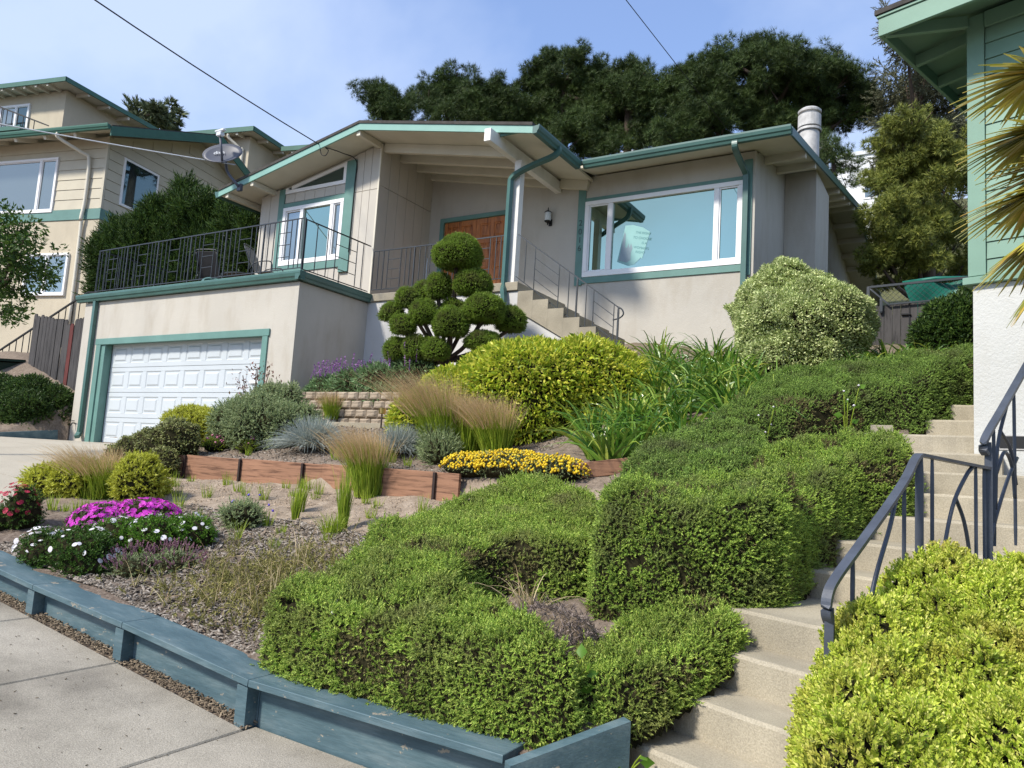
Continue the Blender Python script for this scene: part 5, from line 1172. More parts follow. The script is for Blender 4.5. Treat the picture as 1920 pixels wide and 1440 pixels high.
d2 = bush('daisy_bush', 'bright green daisy bush dotted with white flowers beside the magenta mat', [((-6.15, 4.3, .78), (.3, .28, .21)), ((-6.45, 4.14, .75), (.28, .26, .2)), ((-6.05, 4.55, .82), (.24, .22, .18))], tmpl_shoot(4, .4, .1, .8, 4), DG, 1300, .05, .09, seed=85)
daisies(d2, [((-6.15, 4.3, .78), (.32, .3, .25), 40), ((-6.45, 4.14, .75), (.3, .28, .24), 46), ((-6.05, 4.55, .82), (.26, .24, .22), 34)])
mg = bush('magenta_mat', 'vivid magenta ice plant mat flowering on the slope', [((-7.2, 4.5, .9), (.36, .3, .13)), ((-6.9, 4.68, .95), (.34, .26, .14)), ((-7.05, 4.3, .86), (.3, .26, .13))], SPR, leaf('ice_plant_leaf', [(.10, .13, .05), (.18, .2, .08)], .2, .5, .2, 5), 900, .04, .06, seed=88, cat='flowers')
L = []
for cc, r, n in (((-7.2, 4.5, .9), (.37, .31, .15), 210), ((-6.9, 4.68, .95), (.35, .27, .16), 200), ((-7.05, 4.3, .86), (.31, .27, .15), 130)): P, N = dome(cc, r, n); L.append(scatter(P, N, starf(9), .02, .036, .45, .6))
o = nmesh('magenta_flowers', *joinm(L), MAG, mg); o['kind'] = 'stuff'
lv = bush('spanish_lavender', 'mauve Spanish lavender clump on the mulch below the daisies', [((-5.82, 3.9, .6), (.22, .18, .12)), ((-5.62, 4.1, .64), (.2, .18, .12))], tmpl_sprig(7, .2, .25, .05, 6), GRY, 1100, .05, .09, .5, .5, seed=90, cat='flowers')
L = []
for cc in ((-5.82, 3.9, .62), (-5.62, 4.1, .66)): P, N = dome(cc, (.26, .22, .17), 110); L.append(scatter(P, N, tmpl_sprig(9, .14, .2, .12, 8), .045, .07, .3, .7))
o = nmesh('lavender_heads', *joinm(L), MVE, lv); o['kind'] = 'stuff'
l2 = bush('lavender_clump', 'small grey lavender clump between blue fescue and tall grass', [((-5.6, 7.6, 1.85), (.22, .2, .24)), ((-5.45, 7.45, 1.75), (.2, .2, .2))], tmpl_sprig(7, .15, .25, .04, 6), GRY, 1300, .09, .15, .4, .7, seed=92, cat='flowers')
ym = bush('yellow_flower_mat', 'low mat of bright yellow button flowers above the timber edging', [((-4.3, 7.2, 1.62), (.55, .35, .16)), ((-4.75, 7.15, 1.6), (.4, .28, .13)), ((-3.75, 7.15, 1.62), (.4, .3, .13))], tmpl_sprig(6, .2, .25, .06, 6), GRY, 700, .05, .08, seed=94, cat='flowers')
L = []
for cc, r, n in (((-4.3, 7.2, 1.62), (.56, .36, .2), 900), ((-4.75, 7.15, 1.6), (.42, .3, .17), 520), ((-3.75, 7.15, 1.62), (.42, .32, .16), 480)): P, N = dome(cc, r, n); L.append(scatter(P+rng.normal(size=P.shape)*.012, N, OCT, .013, .021, .2))
o = nmesh('button_flowers', *joinm(L), YFL, ym); o['kind'] = 'stuff'
pn = bush('penstemon', 'small crimson flowered plant beside the driveway edge', [((-7.75, 3.95, .92), (.16, .16, .22)), ((-7.9, 3.85, .8), (.16, .16, .14))], tmpl_shoot(4, .4, .1, .8, 4), TRE, 900, .05, .09, seed=96, cat='flowers')
P, N = dome((-7.8, 3.92, .9), (.2, .2, .3), 70); flowers(pn, 'crimson_flowers', P, N, starf(5), .018, .028, CRM)['kind'] = 'stuff'
for k, (x, y, lb) in enumerate(((-9.45, 7.35, 'pink thrift tuft nearest the trailing shrub on the terrace'), (-8.8, 7.4, 'pink thrift tuft below the grey shrub on the terrace'))):
    t_ = bush('thrift_tuft', lb, [((x, y, float(g(x, y))+.06), (.17, .15, .09))], tmpl_sprig(7, .1, .3, .03, 6), GRB, 1500, .06, .1, .4, .6, seed=97+k, cat='flowers', group='pink thrift tufts')
    P, N = dome((x, y, float(g(x, y))+.1), (.17, .15, .13), 24); flowers(t_, 'thrift_heads', P, N, OCT, .016, .024, PNK)['kind'] = 'stuff'
gg = bush('grey_tuft', 'small grey-green tuft in the middle of the bare soil', [((-6.1, 5.15, .98), (.2, .18, .14))], tmpl_sprig(9, .2, .22, .05, 6), GRY, 1200, .07, .12, .5, .5, seed=101)
P, N = dome((-6.25, 5.4, 1.02), (.3, .2, .18), 9); flowers(gg, 'violet_flowers', P, N, OCT, .014, .022, VIO)['kind'] = 'stuff'
# grasses -------------------------------------------------------------
def blades(base, n, rad_, h0, h1, sp, lean=(0, 0, 0), wd=.006, droop=.3, seg=4, bend=1.6, t0=0.):
    """tapered curved strips; returns V,F quads"""
    a = rng.uniform(0, 2*np.pi, n); r = rad_*np.sqrt(rng.random(n)); B = np.array(base)+np.stack([r*np.cos(a), r*np.sin(a), np.zeros(n)], -1)
    h = rng.uniform(h0, h1, n); sp_ = sp*(.25+.75*rng.random(n)) if sp < 1.5 else np.tan(rng.uniform(0, 1.38, n)); D = np.stack([np.cos(a+rng.normal(0, .9, n))*sp_, np.sin(a+rng.normal(0, .9, n))*sp_, np.ones(n)], -1)
    D = unit(D); le = np.asarray(lean)[None]*(.2+1.6*rng.random((n, 1)))+rng.normal(size=(n, 3))*np.array([.09, .09, .02]); side = unit(np.cross(D, rng.normal(size=(n, 3)))); V = []
    for k in range(seg+1):
        t = t0+(1-t0)*k/seg; c_ = B+D*(h*t)[:, None]+le*(h*t**bend*.6)[:, None]; c_[:, 2] -= droop*h*t**3*(.4+np.minimum(sp_, 1.2)); c_[:, :2] += D[:, :2]*(droop*h*t*t)[:, None]
        w_ = wd*(1-.85*t); V += [c_-side*w_, c_+side*w_]
    V = np.stack(V, 1); k2 = 2*(seg+1); F = np.array([(2*i, 2*i+1, 2*i+3, 2*i+2) for i in range(seg)])
    return V.reshape(-1, 3), (F[None]+(np.arange(n)*k2)[:, None, None]).reshape(-1, 4)
def zg(x, y): return float(g(x, y))
def stipa(label, x, y, h, wd, lean=(-.25, -.15, 0), n=900, z=None, gk=.75, group='feather grass clumps', plum=True):
    z = zg(x, y)-.02 if z is None else z; t = thing('feather_grass', label, 'grass clump', (x, y, z), group=group)
    nmesh('blades', *blades((x, y, z), n, wd*.22, h*.55, h*gk*1.1, .36*wd/h, lean, .005, .15), GRB, t)
    if plum: nmesh('plumes', *blades((x, y, z), int(n*1.3), wd*.2, h*.85, h*1.12, .38*wd/h, (lean[0]*1.7, lean[1]*1.7, -.05), .0042, .22, 5, t0=.52), PLU, t)
    return t
stipa('feather grass between two gold conifers by the driveway', -8.5, 5.15, .68, .95)
stipa('blonde feather grass leaning in front of the timber edging', -5.9, 6.72, .88, .68, (-.2, -.12, 0), 800)
stipa('tallest feather grass in front of the golden shrub', -5.62, 7.72, 1.15, .85, (-.3, -.2, 0), 900)
stipa('feather grass tight against the right side of the tallest clump', -5.32, 7.85, .85, .6, (-.05, -.03, 0), 600)
stipa('upright feather grass at the right edge of the golden shrub base', -4.85, 7.75, .82, .7, (-.2, -.15, 0), 800)
stipa('feather grass on top of the block wall', -8.95, 9.15, .52, .5, (-.1, -.1, 0), 300, 2.25)
stipa('pale feather grass by the garage corner', -10.0, 8.9, .5, .55, (-.1, -.1, 0), 260)
stipa('slender young green grass alone in the bare soil', -5.22, 5.62, .6, .18, (-.05, 0, 0), 170, gk=1, plum=False)
stipa('low spreading grass at the foot of the slender clump', -5.15, 5.42, .26, .4, (0, 0, 0), 160, gk=1, plum=False)
stipa('young green grass near the middle of the timber edging', -6.05, 5.85, .36, .16, (0, 0, 0), 130, gk=1, plum=False)
stipa('young green grass just left of the slender clump', -5.85, 5.6, .34, .14, (0, 0, 0), 110, gk=1, plum=False)
tz = [(-8.75, 6.5), (-8.1, 6.55), (-7.6, 6.3), (-7.2, 6.7), (-6.85, 6.72), (-6.55, 6.6), (-6.3, 6.3), (-6.9, 6.1), (-7.5, 5.8), (-5.4, 6.3), (-5.6, 5.2), (-6.6, 5.5), (-7.0, 6.75), (-5.2, 6.0), (-8.5, 6.1), (-6.0, 6.75), (-8.6, 7.25), (-7.0, 7.3), (-6.1, 7.35), (-5.75, 7.2), (-8.1, 4.55), (-8.25, 4.5), (-7.95, 4.6), (-8.05, 4.75), (-7.3, 5.3), (-6.9, 5.0), (-7.6, 5.1), (-6.4, 4.9), (-5.9, 5.3), (-5.0, 5.2), (-4.9, 5.7), (-4.8, 6.3), (-7.9, 5.7), (-6.7, 6.35), (-7.15, 6.05), (-5.7, 6.45), (-5.3, 4.85), (-5.75, 4.8)]
for k, (x, y) in enumerate(tz):
    t = thing('grass_seedling', 'small green grass seedling growing in the bare soil', 'grass', (x, y, zg(x, y)), group='grass seedlings in the bare soil')
    hh = .1+.13*((k*37) % 10)/10; nmesh('blades', *blades((x, y, zg(x, y)-.01), 34, .05, hh*.6, hh*1.2, .35, (0, 0, 0), .004, .1, 3), GRB, t)
def fescue(label, x, y, h, n, z=None):
    z = zg(x, y)+.05 if z is None else z; t = thing('blue_fescue', label, 'grass clump', (x, y, z), group='blue fescue mounds')
    nmesh('blades', *blades((x, y, z), n, h*.35, h*.7, h*1.05, 1.7, (0, 0, 0), .0055, .22), FES, t)
fescue('rounded silver blue fescue mound behind the timber edging', -7.72, 7.6, .5, 2200); fescue('smaller blue fescue between the leaning grass and the tall grass', -6.2, 7.6, .42, 1500)
# nandina-like red twig plant
nd = thing('nandina', 'sparse reddish nandina in front of the garage trim', 'shrub', (-10.1, 8.5, 2.0))
Pn = []
for i in range(9):
    a = i*2.4; q = Vector((-10.1+.05*math.cos(a), 8.5+.05*math.sin(a), 2.0)); e = q+Vector((.2*math.cos(a), .2*math.sin(a), .75+.28*math.sin(i*1.7))); tube('stem', smoothpath([q, q.lerp(e, .5)+Vector((.02, 0, .05)), e], 3), .008, M['bark'], nd, 5)
    for k in range(26): Pn.append(e+Vector((random.Random(i*50+k).gauss(0, .09), random.Random(i*50+k+7).gauss(0, .09), random.Random(i*50+k+9).gauss(-.08, .1))))
Pn = np.array([tuple(p_) for p_ in Pn]); nmesh('leaves', *scatter(Pn, np.tile([0, 0, 1.], (len(Pn), 1)), LEAF, .04, .07, .9), RED, nd)
# strap-leaved clumps
def strap(label, bases, n, h, seed=0):
    t = thing('agapanthus', label, 'plant', (bases[0][0], bases[0][1], zg(*bases[0])))
    L = [blades((x, y, zg(x, y)-.02), n, .12, h*.75, h*1.2, .8, (0, -.05, 0), .022, .5, 6) for x, y in bases]
    nmesh('leaves', *joinm(L), AGA, t); return t
strap('mass of arching strappy green leaves below the front window', [(-3.05, 7.75), (-2.75, 8.2), (-2.35, 9.0), (-2.65, 9.4), (-3.25, 7.5), (-3.15, 8.8), (-3.5, 8.5), (-2.2, 8.5), (-2.95, 9.2), (-3.4, 9.3), (-2.0, 9.3), (-2.6, 7.9), (-3.3, 10.2), (-2.9, 10.6), (-3.6, 10.8), (-3.2, 11.3), (-3.8, 10.0), (-4.0, 11.0), (-3.5, 11.8), (-4.3, 11.6), (-3.0, 9.9), (-2.5, 9.9), (-2.4, 8.75), (-3.9, 9.3), (-3.35, 8.2), (-3.7, 8.0), (-3.5, 7.7), (-3.1, 8.3)], 52, .84)
strap('strappy leaves in front of the board gate', [(-1.3, 11.1), (-.95, 11.3), (-.6, 11.6), (-1.0, 11.7), (-.35, 11.9), (-1.45, 11.6)], 42, .58)
# dead grass tuft and stump
zt = zg(-2.3, 4.2); dt = thing('dead_grass_tuft', 'dry tan grass tuft arching out of the hollow in the hedge', 'grass clump', (-2.35, 4.3, zt+.1))
nmesh('blades', *blades((-2.38, 4.28, zt+.12), 46, .06, .22, .5, .9, (-.1, 0, 0), .0045, .5, 6), DRY, dt)
sp_ = thing('grass_stump', 'dead grey-brown cut grass stump in the hedge hollow', 'stump', (-2.15, 4.1, zt-.1))
V, F = ell((-2.12, 4.08, zt+.02), (.3, .22, .2), .4, .1, 2, 5); nmesh('crown', V, F, M['litter'], sp_, True)
P, N, _ = sample(V, F, 2600); nmesh('cut_stems', *scatter(P, N*.3+np.array([0, -.3, .2]), tmpl_sprig(5, .1, .3, .04, 4), .05, .11, .4, -.5), leaf('dead_stem', [(.10, .075, .065), (.20, .16, .14), (.33, .27, .23)], .1, .8, .3, 6), sp_)
# dry groundcover sprawling on the mulch
dc_ = thing('dry_groundcover', 'sprawling dry olive groundcover on the mulch beside the hedge', 'groundcover', (-4.6, 4.3, .6)); dc_['kind'] = 'stuff'
n = 1500; P = np.stack([rng.normal(-4.55, .5, n), rng.normal(4.25, .42, n), np.zeros(n)], -1); P = P[(P[:, 1] > 3.55) & (P[:, 0] < -3.7)]; P[:, 2] = g(P[:, 0], P[:, 1])+.02
nmesh('leaves', *scatter(P, np.tile([0, 0, 1.], (len(P), 1)), tmpl_sprig(8, .3, .3, .05, 3), .06, .13, .9), OLV, dc_)
P2 = P[rng.choice(len(P), 420)]; nmesh('dry_stems', *joinm([blades(tuple(p_), 1, .01, .14, .4, 2.2, (0, 0, 0), .0028, .3, 4) for p_ in P2]), DRY, dc_)
# topiary ----------------------------------------------------------------
TOPI = [(-7.31, 10.05, 5.1, 0.4, 0.32), (-7.64, 10.04, 4.55, 0.23, 0.24), (-7.99, 10.13, 4.53, 0.18, 0.2), (-7.03, 10.17, 4.6, 0.3, 0.24), (-8.08, 9.8, 4.34, 0.19, 0.19), (-8.34, 9.73, 4.1, 0.2, 0.18), (-7.98, 9.63, 3.85, 0.21, 0.19), (-7.67, 9.74, 4.06, 0.22, 0.24), (-7.44, 10.2, 4.27, 0.19, 0.13), (-7.22, 9.91, 3.89, 0.29, 0.27), (-6.8, 10.19, 4.15, 0.36, 0.27), (-6.6, 10.73, 4.09, 0.24, 0.26), (-6.79, 10.21, 3.65, 0.29, 0.17), (-8.19, 9.74, 3.46, 0.19, 0.23), (-7.79, 9.74, 3.48, 0.2, 0.24), (-7.41, 9.8, 3.45, 0.2, 0.2), (-8.21, 10.06, 3.57, 0.27, 0.15)]
tp_ = thing('cloud_topiary', 'cloud-pruned juniper topiary with many round pompoms before the entry', 'topiary', (-7.45, 10.2, 2.8))
tr = MB(); fork = Vector((-7.5, 10.2, 3.35)); tr.tube(smoothpath([(-7.5, 10.25, 2.7), (-7.46, 10.22, 3.05), tuple(fork)], 4), [.09]*8+[.075], 8)
for i, (x, y, z, r, rz_) in enumerate(TOPI):
    e = Vector((x, y, z-rz_*.5)); mid = fork.lerp(e, .5)+Vector((0, .05, -.08)); tr.tube(smoothpath([tuple(fork), tuple(mid), tuple(e)], 4), .035, 6)
tr.build('trunk', M['bark'], tp_, True)
for i, (x, y, z, r, rz_) in enumerate(TOPI):
    r, rz_ = r*.99, rz_*.97
    V, F = ell((x, y, z), (r, r, rz_), .3, .14, 1.7, 300+i); V[:, 2] = np.maximum(V[:, 2], z-rz_*.62); P, N, ar = sample(V, F, 10); P, N, _ = sample(V, F, int(ar*3400))
    P = P-N*.025*rng.random((len(P), 1)); po_ = nmesh('pompom', *scatter(P, N, SPR, .035, .062, .5, .15), POM, tp_)
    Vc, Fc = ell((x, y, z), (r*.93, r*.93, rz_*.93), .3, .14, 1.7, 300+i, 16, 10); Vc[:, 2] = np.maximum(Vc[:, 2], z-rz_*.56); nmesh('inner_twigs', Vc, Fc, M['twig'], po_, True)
# ------------------------------------------------------------------ trees
def tree(name, label, cl, base, T, mat, dens, s0, s1, flat_=.75, jit=.7, up=.35, trunk=.3, lean=None, cat='tree', shell=.55, group=None, down=False, fill=0):
    t = thing(name, label, cat, base, group=group); B = Vector(base); cs = np.array(cl); cen = Vector(cs[:, :3].mean(0)); top = Vector(cs[cs[:, 2].argmax()][:3])
    tr = MB(); sp = smoothpath([B, B.lerp(cen, .5)+Vector((.2, 0, 0)), cen, cen.lerp(top, .8)], 4); k = len(sp)
    tr.tube(sp, [trunk*(1-.8*i/(k-1)) for i in range(k)], 8)
    for i, (x, y, z, r) in enumerate(cl):
        e = Vector((x, y, z)); s = sp[min(k-1, max(2, int(k*max(0, min(.9, (z-B.z)/(top.z-B.z+.01)-.18)))))]; mid = s.lerp(e, .55)+Vector((0, 0, -.12*(e-s).length if not down else .1))
        tr.tube(smoothpath([s, mid, e], 3), [trunk*.34, trunk*.3, trunk*.27, trunk*.22, trunk*.17, trunk*.12, trunk*.07][:7], 5)
        for q in range(3):
            rr = random.Random(i*9+q); e2 = e+Vector((rr.gauss(0, .6)*r, rr.gauss(0, .6)*r, rr.gauss(.1, .5)*r)); tr.tube([mid.lerp(e, .6), e2], trunk*.07, 4, False)
    tr.build('trunk', M['bark'], t, True); fol = []
    cl2 = list(cl)
    if fill:
        for i in range(len(cs)):
            dd = np.linalg.norm(cs[:, :3]-cs[i, :3], axis=1); dd[i] = 99
            for j in np.argsort(dd)[:fill]:
                if dd[j] < 3.2: q = (cs[i]+cs[j])/2; cl2.append((q[0], q[1]+rng.normal(0, .3), q[2], q[3]*.8))
    for i, (x, y, z, r) in enumerate(cl2):
        n = int(dens*r**2.2)+30
        ns = 14; sc_ = np.clip(rng.normal(size=(ns, 3)), -1.7, 1.7)*np.array([.68, .68, .5])*r            # sub-clumps break the outline up
        u = unit(rng.normal(size=(n, 3))); rr = (shell+(1-shell)*rng.random((n, 1))); k_ = rng.integers(0, ns, n)
        P = np.array((x, y, z))+sc_[k_]+u*rr*r*np.array([.46, .46, .46*flat_]); N = unit(u+.5*unit(P-np.array((x, y, z-.3*r))))
        fol.append(scatter(P, N, T, s0, s1, jit, up, lean))
    nmesh('crown', *joinm(fol), mat, t); return t
A=[(-22.2, 23.2, 17.6, 0.51), (-21.4, 23.1, 16.9, 0.57), (-21.6, 24.4, 17.3, 0.59), (-21.4, 23.4, 16.4, 0.68), (-20.4, 23.6, 16.3, 0.56)]
B=[(-21.4, 25.6, 18.1, 0.53), (-22.1, 27.6, 18.8, 0.72), (-21.0, 27.5, 19.8, 0.66), (-20.9, 27.5, 19.0, 0.81), (-19.0, 26.1, 18.1, 0.59), (-19.2, 27.5, 18.5, 0.69), (-18.0, 26.9, 18.5, 0.67), (-17.4, 26.9, 17.7, 0.59), (-19.7, 25.3, 16.8, 0.58), (-18.2, 26.7, 17.2, 0.59), (-20.5, 28.6, 18.5, 0.77)]
Cc_=[(-16.8, 27.9, 19.1, 0.67), (-16.3, 28.0, 19.5, 0.57), (-15.5, 28.4, 19.9, 0.67), (-14.0, 26.6, 18.8, 0.44), (-13.7, 27.4, 18.7, 0.59), (-15.4, 27.9, 18.5, 0.82), (-14.6, 28.8, 18.6, 0.76), (-16.6, 28.2, 18.2, 0.72), (-15.6, 29.0, 18.0, 0.84), (-13.1, 27.0, 16.5, 0.66), (-13.7, 28.7, 18.8, 0.47)]
D_=[(-12.3, 27.6, 18.1, 0.51), (-11.7, 27.2, 18.2, 0.43), (-11.1, 26.3, 17.0, 0.54), (-12.1, 27.0, 16.8, 0.76), (-10.6, 26.3, 16.1, 0.54), (-12.3, 28.9, 16.9, 0.87), (-13.3, 28.1, 16.1, 0.86), (-13.8, 26.5, 15.4, 0.78), (-12.1, 26.6, 14.5, 0.63), (-13.9, 28.1, 15.3, 0.5), (-11.1, 28.2, 15.6, 0.61)]
E_=[(-9.8, 27.6, 17.6, 0.42), (-10.1, 27.4, 16.9, 0.46), (-8.8, 26.8, 17.2, 0.51), (-7.8, 26.9, 17.6, 0.56), (-7.3, 27.9, 18.1, 0.51), (-6.6, 27.7, 18.0, 0.44), (-5.7, 27.2, 17.4, 0.43), (-8.1, 26.4, 16.6, 0.75), (-7.7, 28.6, 17.8, 0.8), (-6.2, 26.6, 16.3, 0.69), (-5.3, 27.1, 16.5, 0.58), (-9.1, 27.2, 16.4, 0.78), (-7.9, 26.6, 15.6, 0.83), (-7.1, 28.0, 16.1, 0.81), (-6.0, 28.4, 16.3, 0.73), (-4.9, 28.4, 17.6, 0.36), (-4.7, 31.0, 18.8, 0.43), (-5.0, 27.9, 16.5, 0.59), (-4.4, 29.1, 16.9, 0.6), (-3.6, 28.7, 16.7, 0.43), (-3.6, 30.4, 17.0, 0.45), (-4.7, 28.5, 15.9, 0.55), (-3.2, 29.7, 16.1, 0.5), (-4.3, 30.5, 16.6, 0.54), (-3.7, 29.3, 15.5, 0.44), (-3.2, 30.5, 16.1, 0.37), (-9.8, 28.0, 15.9, 0.77), (-8.0, 25.9, 14.4, 0.66), (-9.2, 25.1, 13.9, 0.61), (-7.0, 27.0, 15.0, 0.59), (-6.7, 29.2, 16.0, 0.59), (-4.6, 29.9, 15.8, 0.41)]
F_=[(-3.8, 23.7, 12.0, 0.33), (-3.5, 24.2, 12.0, 0.36), (-3.8, 23.6, 11.5, 0.32), (-3.3, 24.8, 11.7, 0.33), (-3.1, 23.6, 10.8, 0.29), (-4.0, 25.0, 12.9, 0.26), (-3.9, 25.9, 12.0, 0.26)]
G_=[(-2.1, 28.8, 18.5, 0.42), (-1.5, 28.3, 18.3, 0.47), (-0.9, 29.4, 19.0, 0.48), (-1.7, 25.9, 15.9, 0.43), (-1.1, 27.2, 16.1, 0.67), (-0.4, 29.9, 17.9, 0.58), (-1.9, 28.6, 16.1, 0.64), (-0.9, 27.9, 15.2, 0.76), (-2.1, 29.2, 15.3, 0.65), (-1.2, 28.6, 14.4, 0.85), (-0.4, 29.8, 14.4, 0.66), (-1.9, 27.1, 13.4, 0.5), (-2.3, 26.6, 12.8, 0.28), (-1.8, 27.9, 12.5, 0.69), (-2.4, 26.4, 12.4, 0.26), (-0.9, 28.2, 12.3, 0.72), (-2.8, 29.3, 11.2, 0.27), (-2.7, 26.9, 12.3, 0.18), (-2.2, 25.9, 13.2, 0.24), (-2.0, 28, 11.2, .5), (-1.0, 28, 10.5, .7)]
H_=[(-1.2, 20.3, 10.8, 0.32), (-1.5, 20.5, 10.7, 0.36), (-1.1, 22.4, 11.3, 0.43), (-1.7, 21.0, 10.3, 0.44), (-1.1, 21.1, 10.3, 0.52), (-0.5, 20.9, 10.2, 0.48), (-0.2, 23.5, 11.0, 0.33), (-1.8, 21.1, 9.7, 0.5), (-1.1, 21.0, 9.5, 0.57), (-0.4, 21.0, 9.4, 0.5), (-1.8, 20.2, 8.5, 0.48), (-1.2, 20.9, 8.6, 0.62), (-0.5, 22.8, 9.2, 0.6), (-1.9, 20.6, 7.8, 0.54), (-1.1, 20.8, 7.8, 0.61), (-0.3, 22.4, 8.2, 0.53), (-1.7, 21.1, 7.3, 0.46), (-1.0, 23.5, 7.8, 0.53), (-2.0, 20.5, 7.4, 0.24), (-0.2, 22.7, 7.5, 0.31)]
I_=[(-52.6, 31.7, 26.2, 0.79), (-49.4, 30.9, 25.3, 0.76), (-53.4, 32.9, 26.2, 1.14), (-49.4, 31.6, 24.7, 0.61), (-49.9, 29.5, 23.9, 0.45)]
J_=[(-13.32, 6.04, 4.89, 0.29), (-13.14, 5.54, 4.55, 0.5), (-13.05, 6.28, 4.49, 0.31), (-13.06, 6.01, 4.15, 0.36), (-13.59, 6.79, 4.42, 0.18), (-14.1, 6.47, 3.74, 0.22), (-13.85, 6.02, 3.86, 0.44), (-12.53, 5.88, 4.67, 0.18), (-13.36, 5.72, 5.06, 0.34), (-13.2, 6.1, 4.7, .3), (-13.3, 6.2, 4.3, .3), (-13.5, 6.3, 4.05, .25), (-13.0, 6.0, 4.95, .22)]
B += [(-18.6, 26.4, 16.9, .7), (-17.6, 27.2, 16.8, .7), (-16.9, 27.6, 17.0, .7)]
Cc_ += [(-17.2, 28.0, 17.6, .7), (-16.2, 28.0, 16.9, .75), (-14.9, 28.0, 17.0, .75), (-13.4, 27.8, 17.6, .6), (-16.0, 28.3, 16.0, .6)]
D_ += [(-10.2, 27.2, 16.6, .55), (-10.6, 27.0, 15.2, .65), (-11.6, 27.4, 17.4, .6), (-12.8, 27.6, 17.4, .6), (-10.0, 27, 14.6, .6)]
E_ += [(-9.9, 27.2, 15.0, .65), (-5.6, 27.8, 15.4, .6), (-4.9, 28.6, 15.0, .55), (-8.6, 26.8, 15.2, .7), (-6.0, 27.4, 14.5, .55)]
TF = tmpl_tuft(12, .028, 1.1, 3); pk_ = dict(T=TF, mat=PINE, dens=1500, s0=.16, s1=.3, up=.45, group='pines behind the house', fill=2)
tree('pine_tree', 'leaning pine bough farthest left above the gable', A, (-20.6, 25, 7.5), trunk=.22, **pk_)
tree('pine_tree', 'dark bushy pine just right of the gable peak', B, (-19.6, 27, 7.5), trunk=.3, **pk_)
tree('pine_tree', 'pine with open forked top above the porch', Cc_, (-15.3, 28, 8), trunk=.32, **pk_)
tree('pine_tree', 'low dense pine over the inner corner of the roof', D_, (-12.2, 27.5, 8), trunk=.3, **pk_)
tree('pine_tree', 'widest spreading pine with a long limb over the chimney', E_, (-6.4, 28, 8.5), trunk=.42, **pk_)
tree('pine_tree', 'small black-green pine just right of the chimney flue', F_, (-3.6, 24.5, 6), trunk=.12, T=TF, mat=PINE, dens=2000, s0=.13, s1=.22)
tree('cypress_tree', 'tall grey drooping conifer beside the green eave', G_, (-1.1, 28.4, 8), tmpl_sprig(10, .25, .25, .05, 7), DEO, 1300, .25, .45, .9, .6, -.4, .3, down=True)
tree('golden_pine', 'olive gold pine filling the gap between the two houses', H_, (-1.1, 21.5, 5.5), tmpl_tuft(12, .05, 1.0, 5), PINEY, 4200, .11, .2, .9, .6, .3, .25)
tree('distant_tree', 'rounded far tree above the beige roofs', I_, (-51, 31, 14), tmpl_tuft(8, .12, 1.1, 6), leaf('far_tree_leaf', [(.05, .075, .04), (.10, .13, .06), (.16, .18, .09)], .1, .6, .4, .5), 260, .4, .7)
tree('street_tree', 'small broadleaf tree entering at the left edge', J_, (-13.6, 4.6, 1.3), LEAF, TRE, 5200, .06, .1, .9, .9, .0, .07)
# fan palm in front of the green house ---------------------------------------
pm = thing('fan_palm', 'fan palm with drooping yellow-green fronds by the green house', 'palm', (1.35, 5.45, 1.0))
tube('trunk', smoothpath([(1.35, 5.45, .6), (1.33, 5.45, 2.0), (1.3, 5.43, 3.2), (1.3, 5.42, 3.7)], 4), .15, M['bark'], pm, 10)
fr = [((.36, 4.97, 4.02), -8), ((.37, 5.06, 3.72), -12), ((.36, 5.05, 3.36), -18), ((.40, 5.02, 3.12), -34), ((.48, 5.2, 3.55), -10), ((.46, 4.95, 2.98), -50)]
for i, (hub, tilt) in enumerate(fr):
    hub = Vector(hub); root = Vector((1.3, 5.42, 3.65)); pet = smoothpath([root, root.lerp(hub, .5)+Vector((0, 0, .08)), hub], 4)
    fd = thing('frond', None, None, tuple(hub)) if False else tube('frond', pet, .014, PLM, pm, 5)
    ax = (hub-root); ax.z = 0; ax.normalize(); ax = Vector((-.82, -.42, 0)).lerp(ax, .4).normalized(); V = []; F = []; rr = random.Random(i)
    sd_ = ax.cross(Vector((0, 0, 1))).normalized(); dn_ = Vector((0, 0, 1)); n = 40
    for k in range(n):
        a = rad(-100+200*k/(n-1)); t_ = rad(tilt); d = (ax*math.cos(a)+sd_*math.sin(a)*.75); d = d*math.cos(t_)+dn_*math.sin(t_)*(1-.3*abs(math.sin(a)))+dn_*(-.35*math.sin(a)*.5+rr.uniform(-.06, .06)); d.normalize()
        L = .47*(1-.16*abs(a))*rr.uniform(.85, 1.1); wv_ = d.cross(dn_).normalized()*.018; q0 = len(V)
        for s in range(5):
            f_ = s/4; c_ = hub+d*L*f_-dn_*(.16*f_*f_*L); w_ = wv_*(.55+1.4*f_*(1-f_)*2 if f_ < .55 else 1.25*(1-f_)/.45+.02); V += [c_-w_, c_+dn_*.004, c_+w_]
        for s in range(4): b0 = q0+3*s; F += [(b0, b0+1, b0+4, b0+3), (b0+1, b0+2, b0+5, b0+4)]
    mesh('leaflets', V, F, PLM, fd)
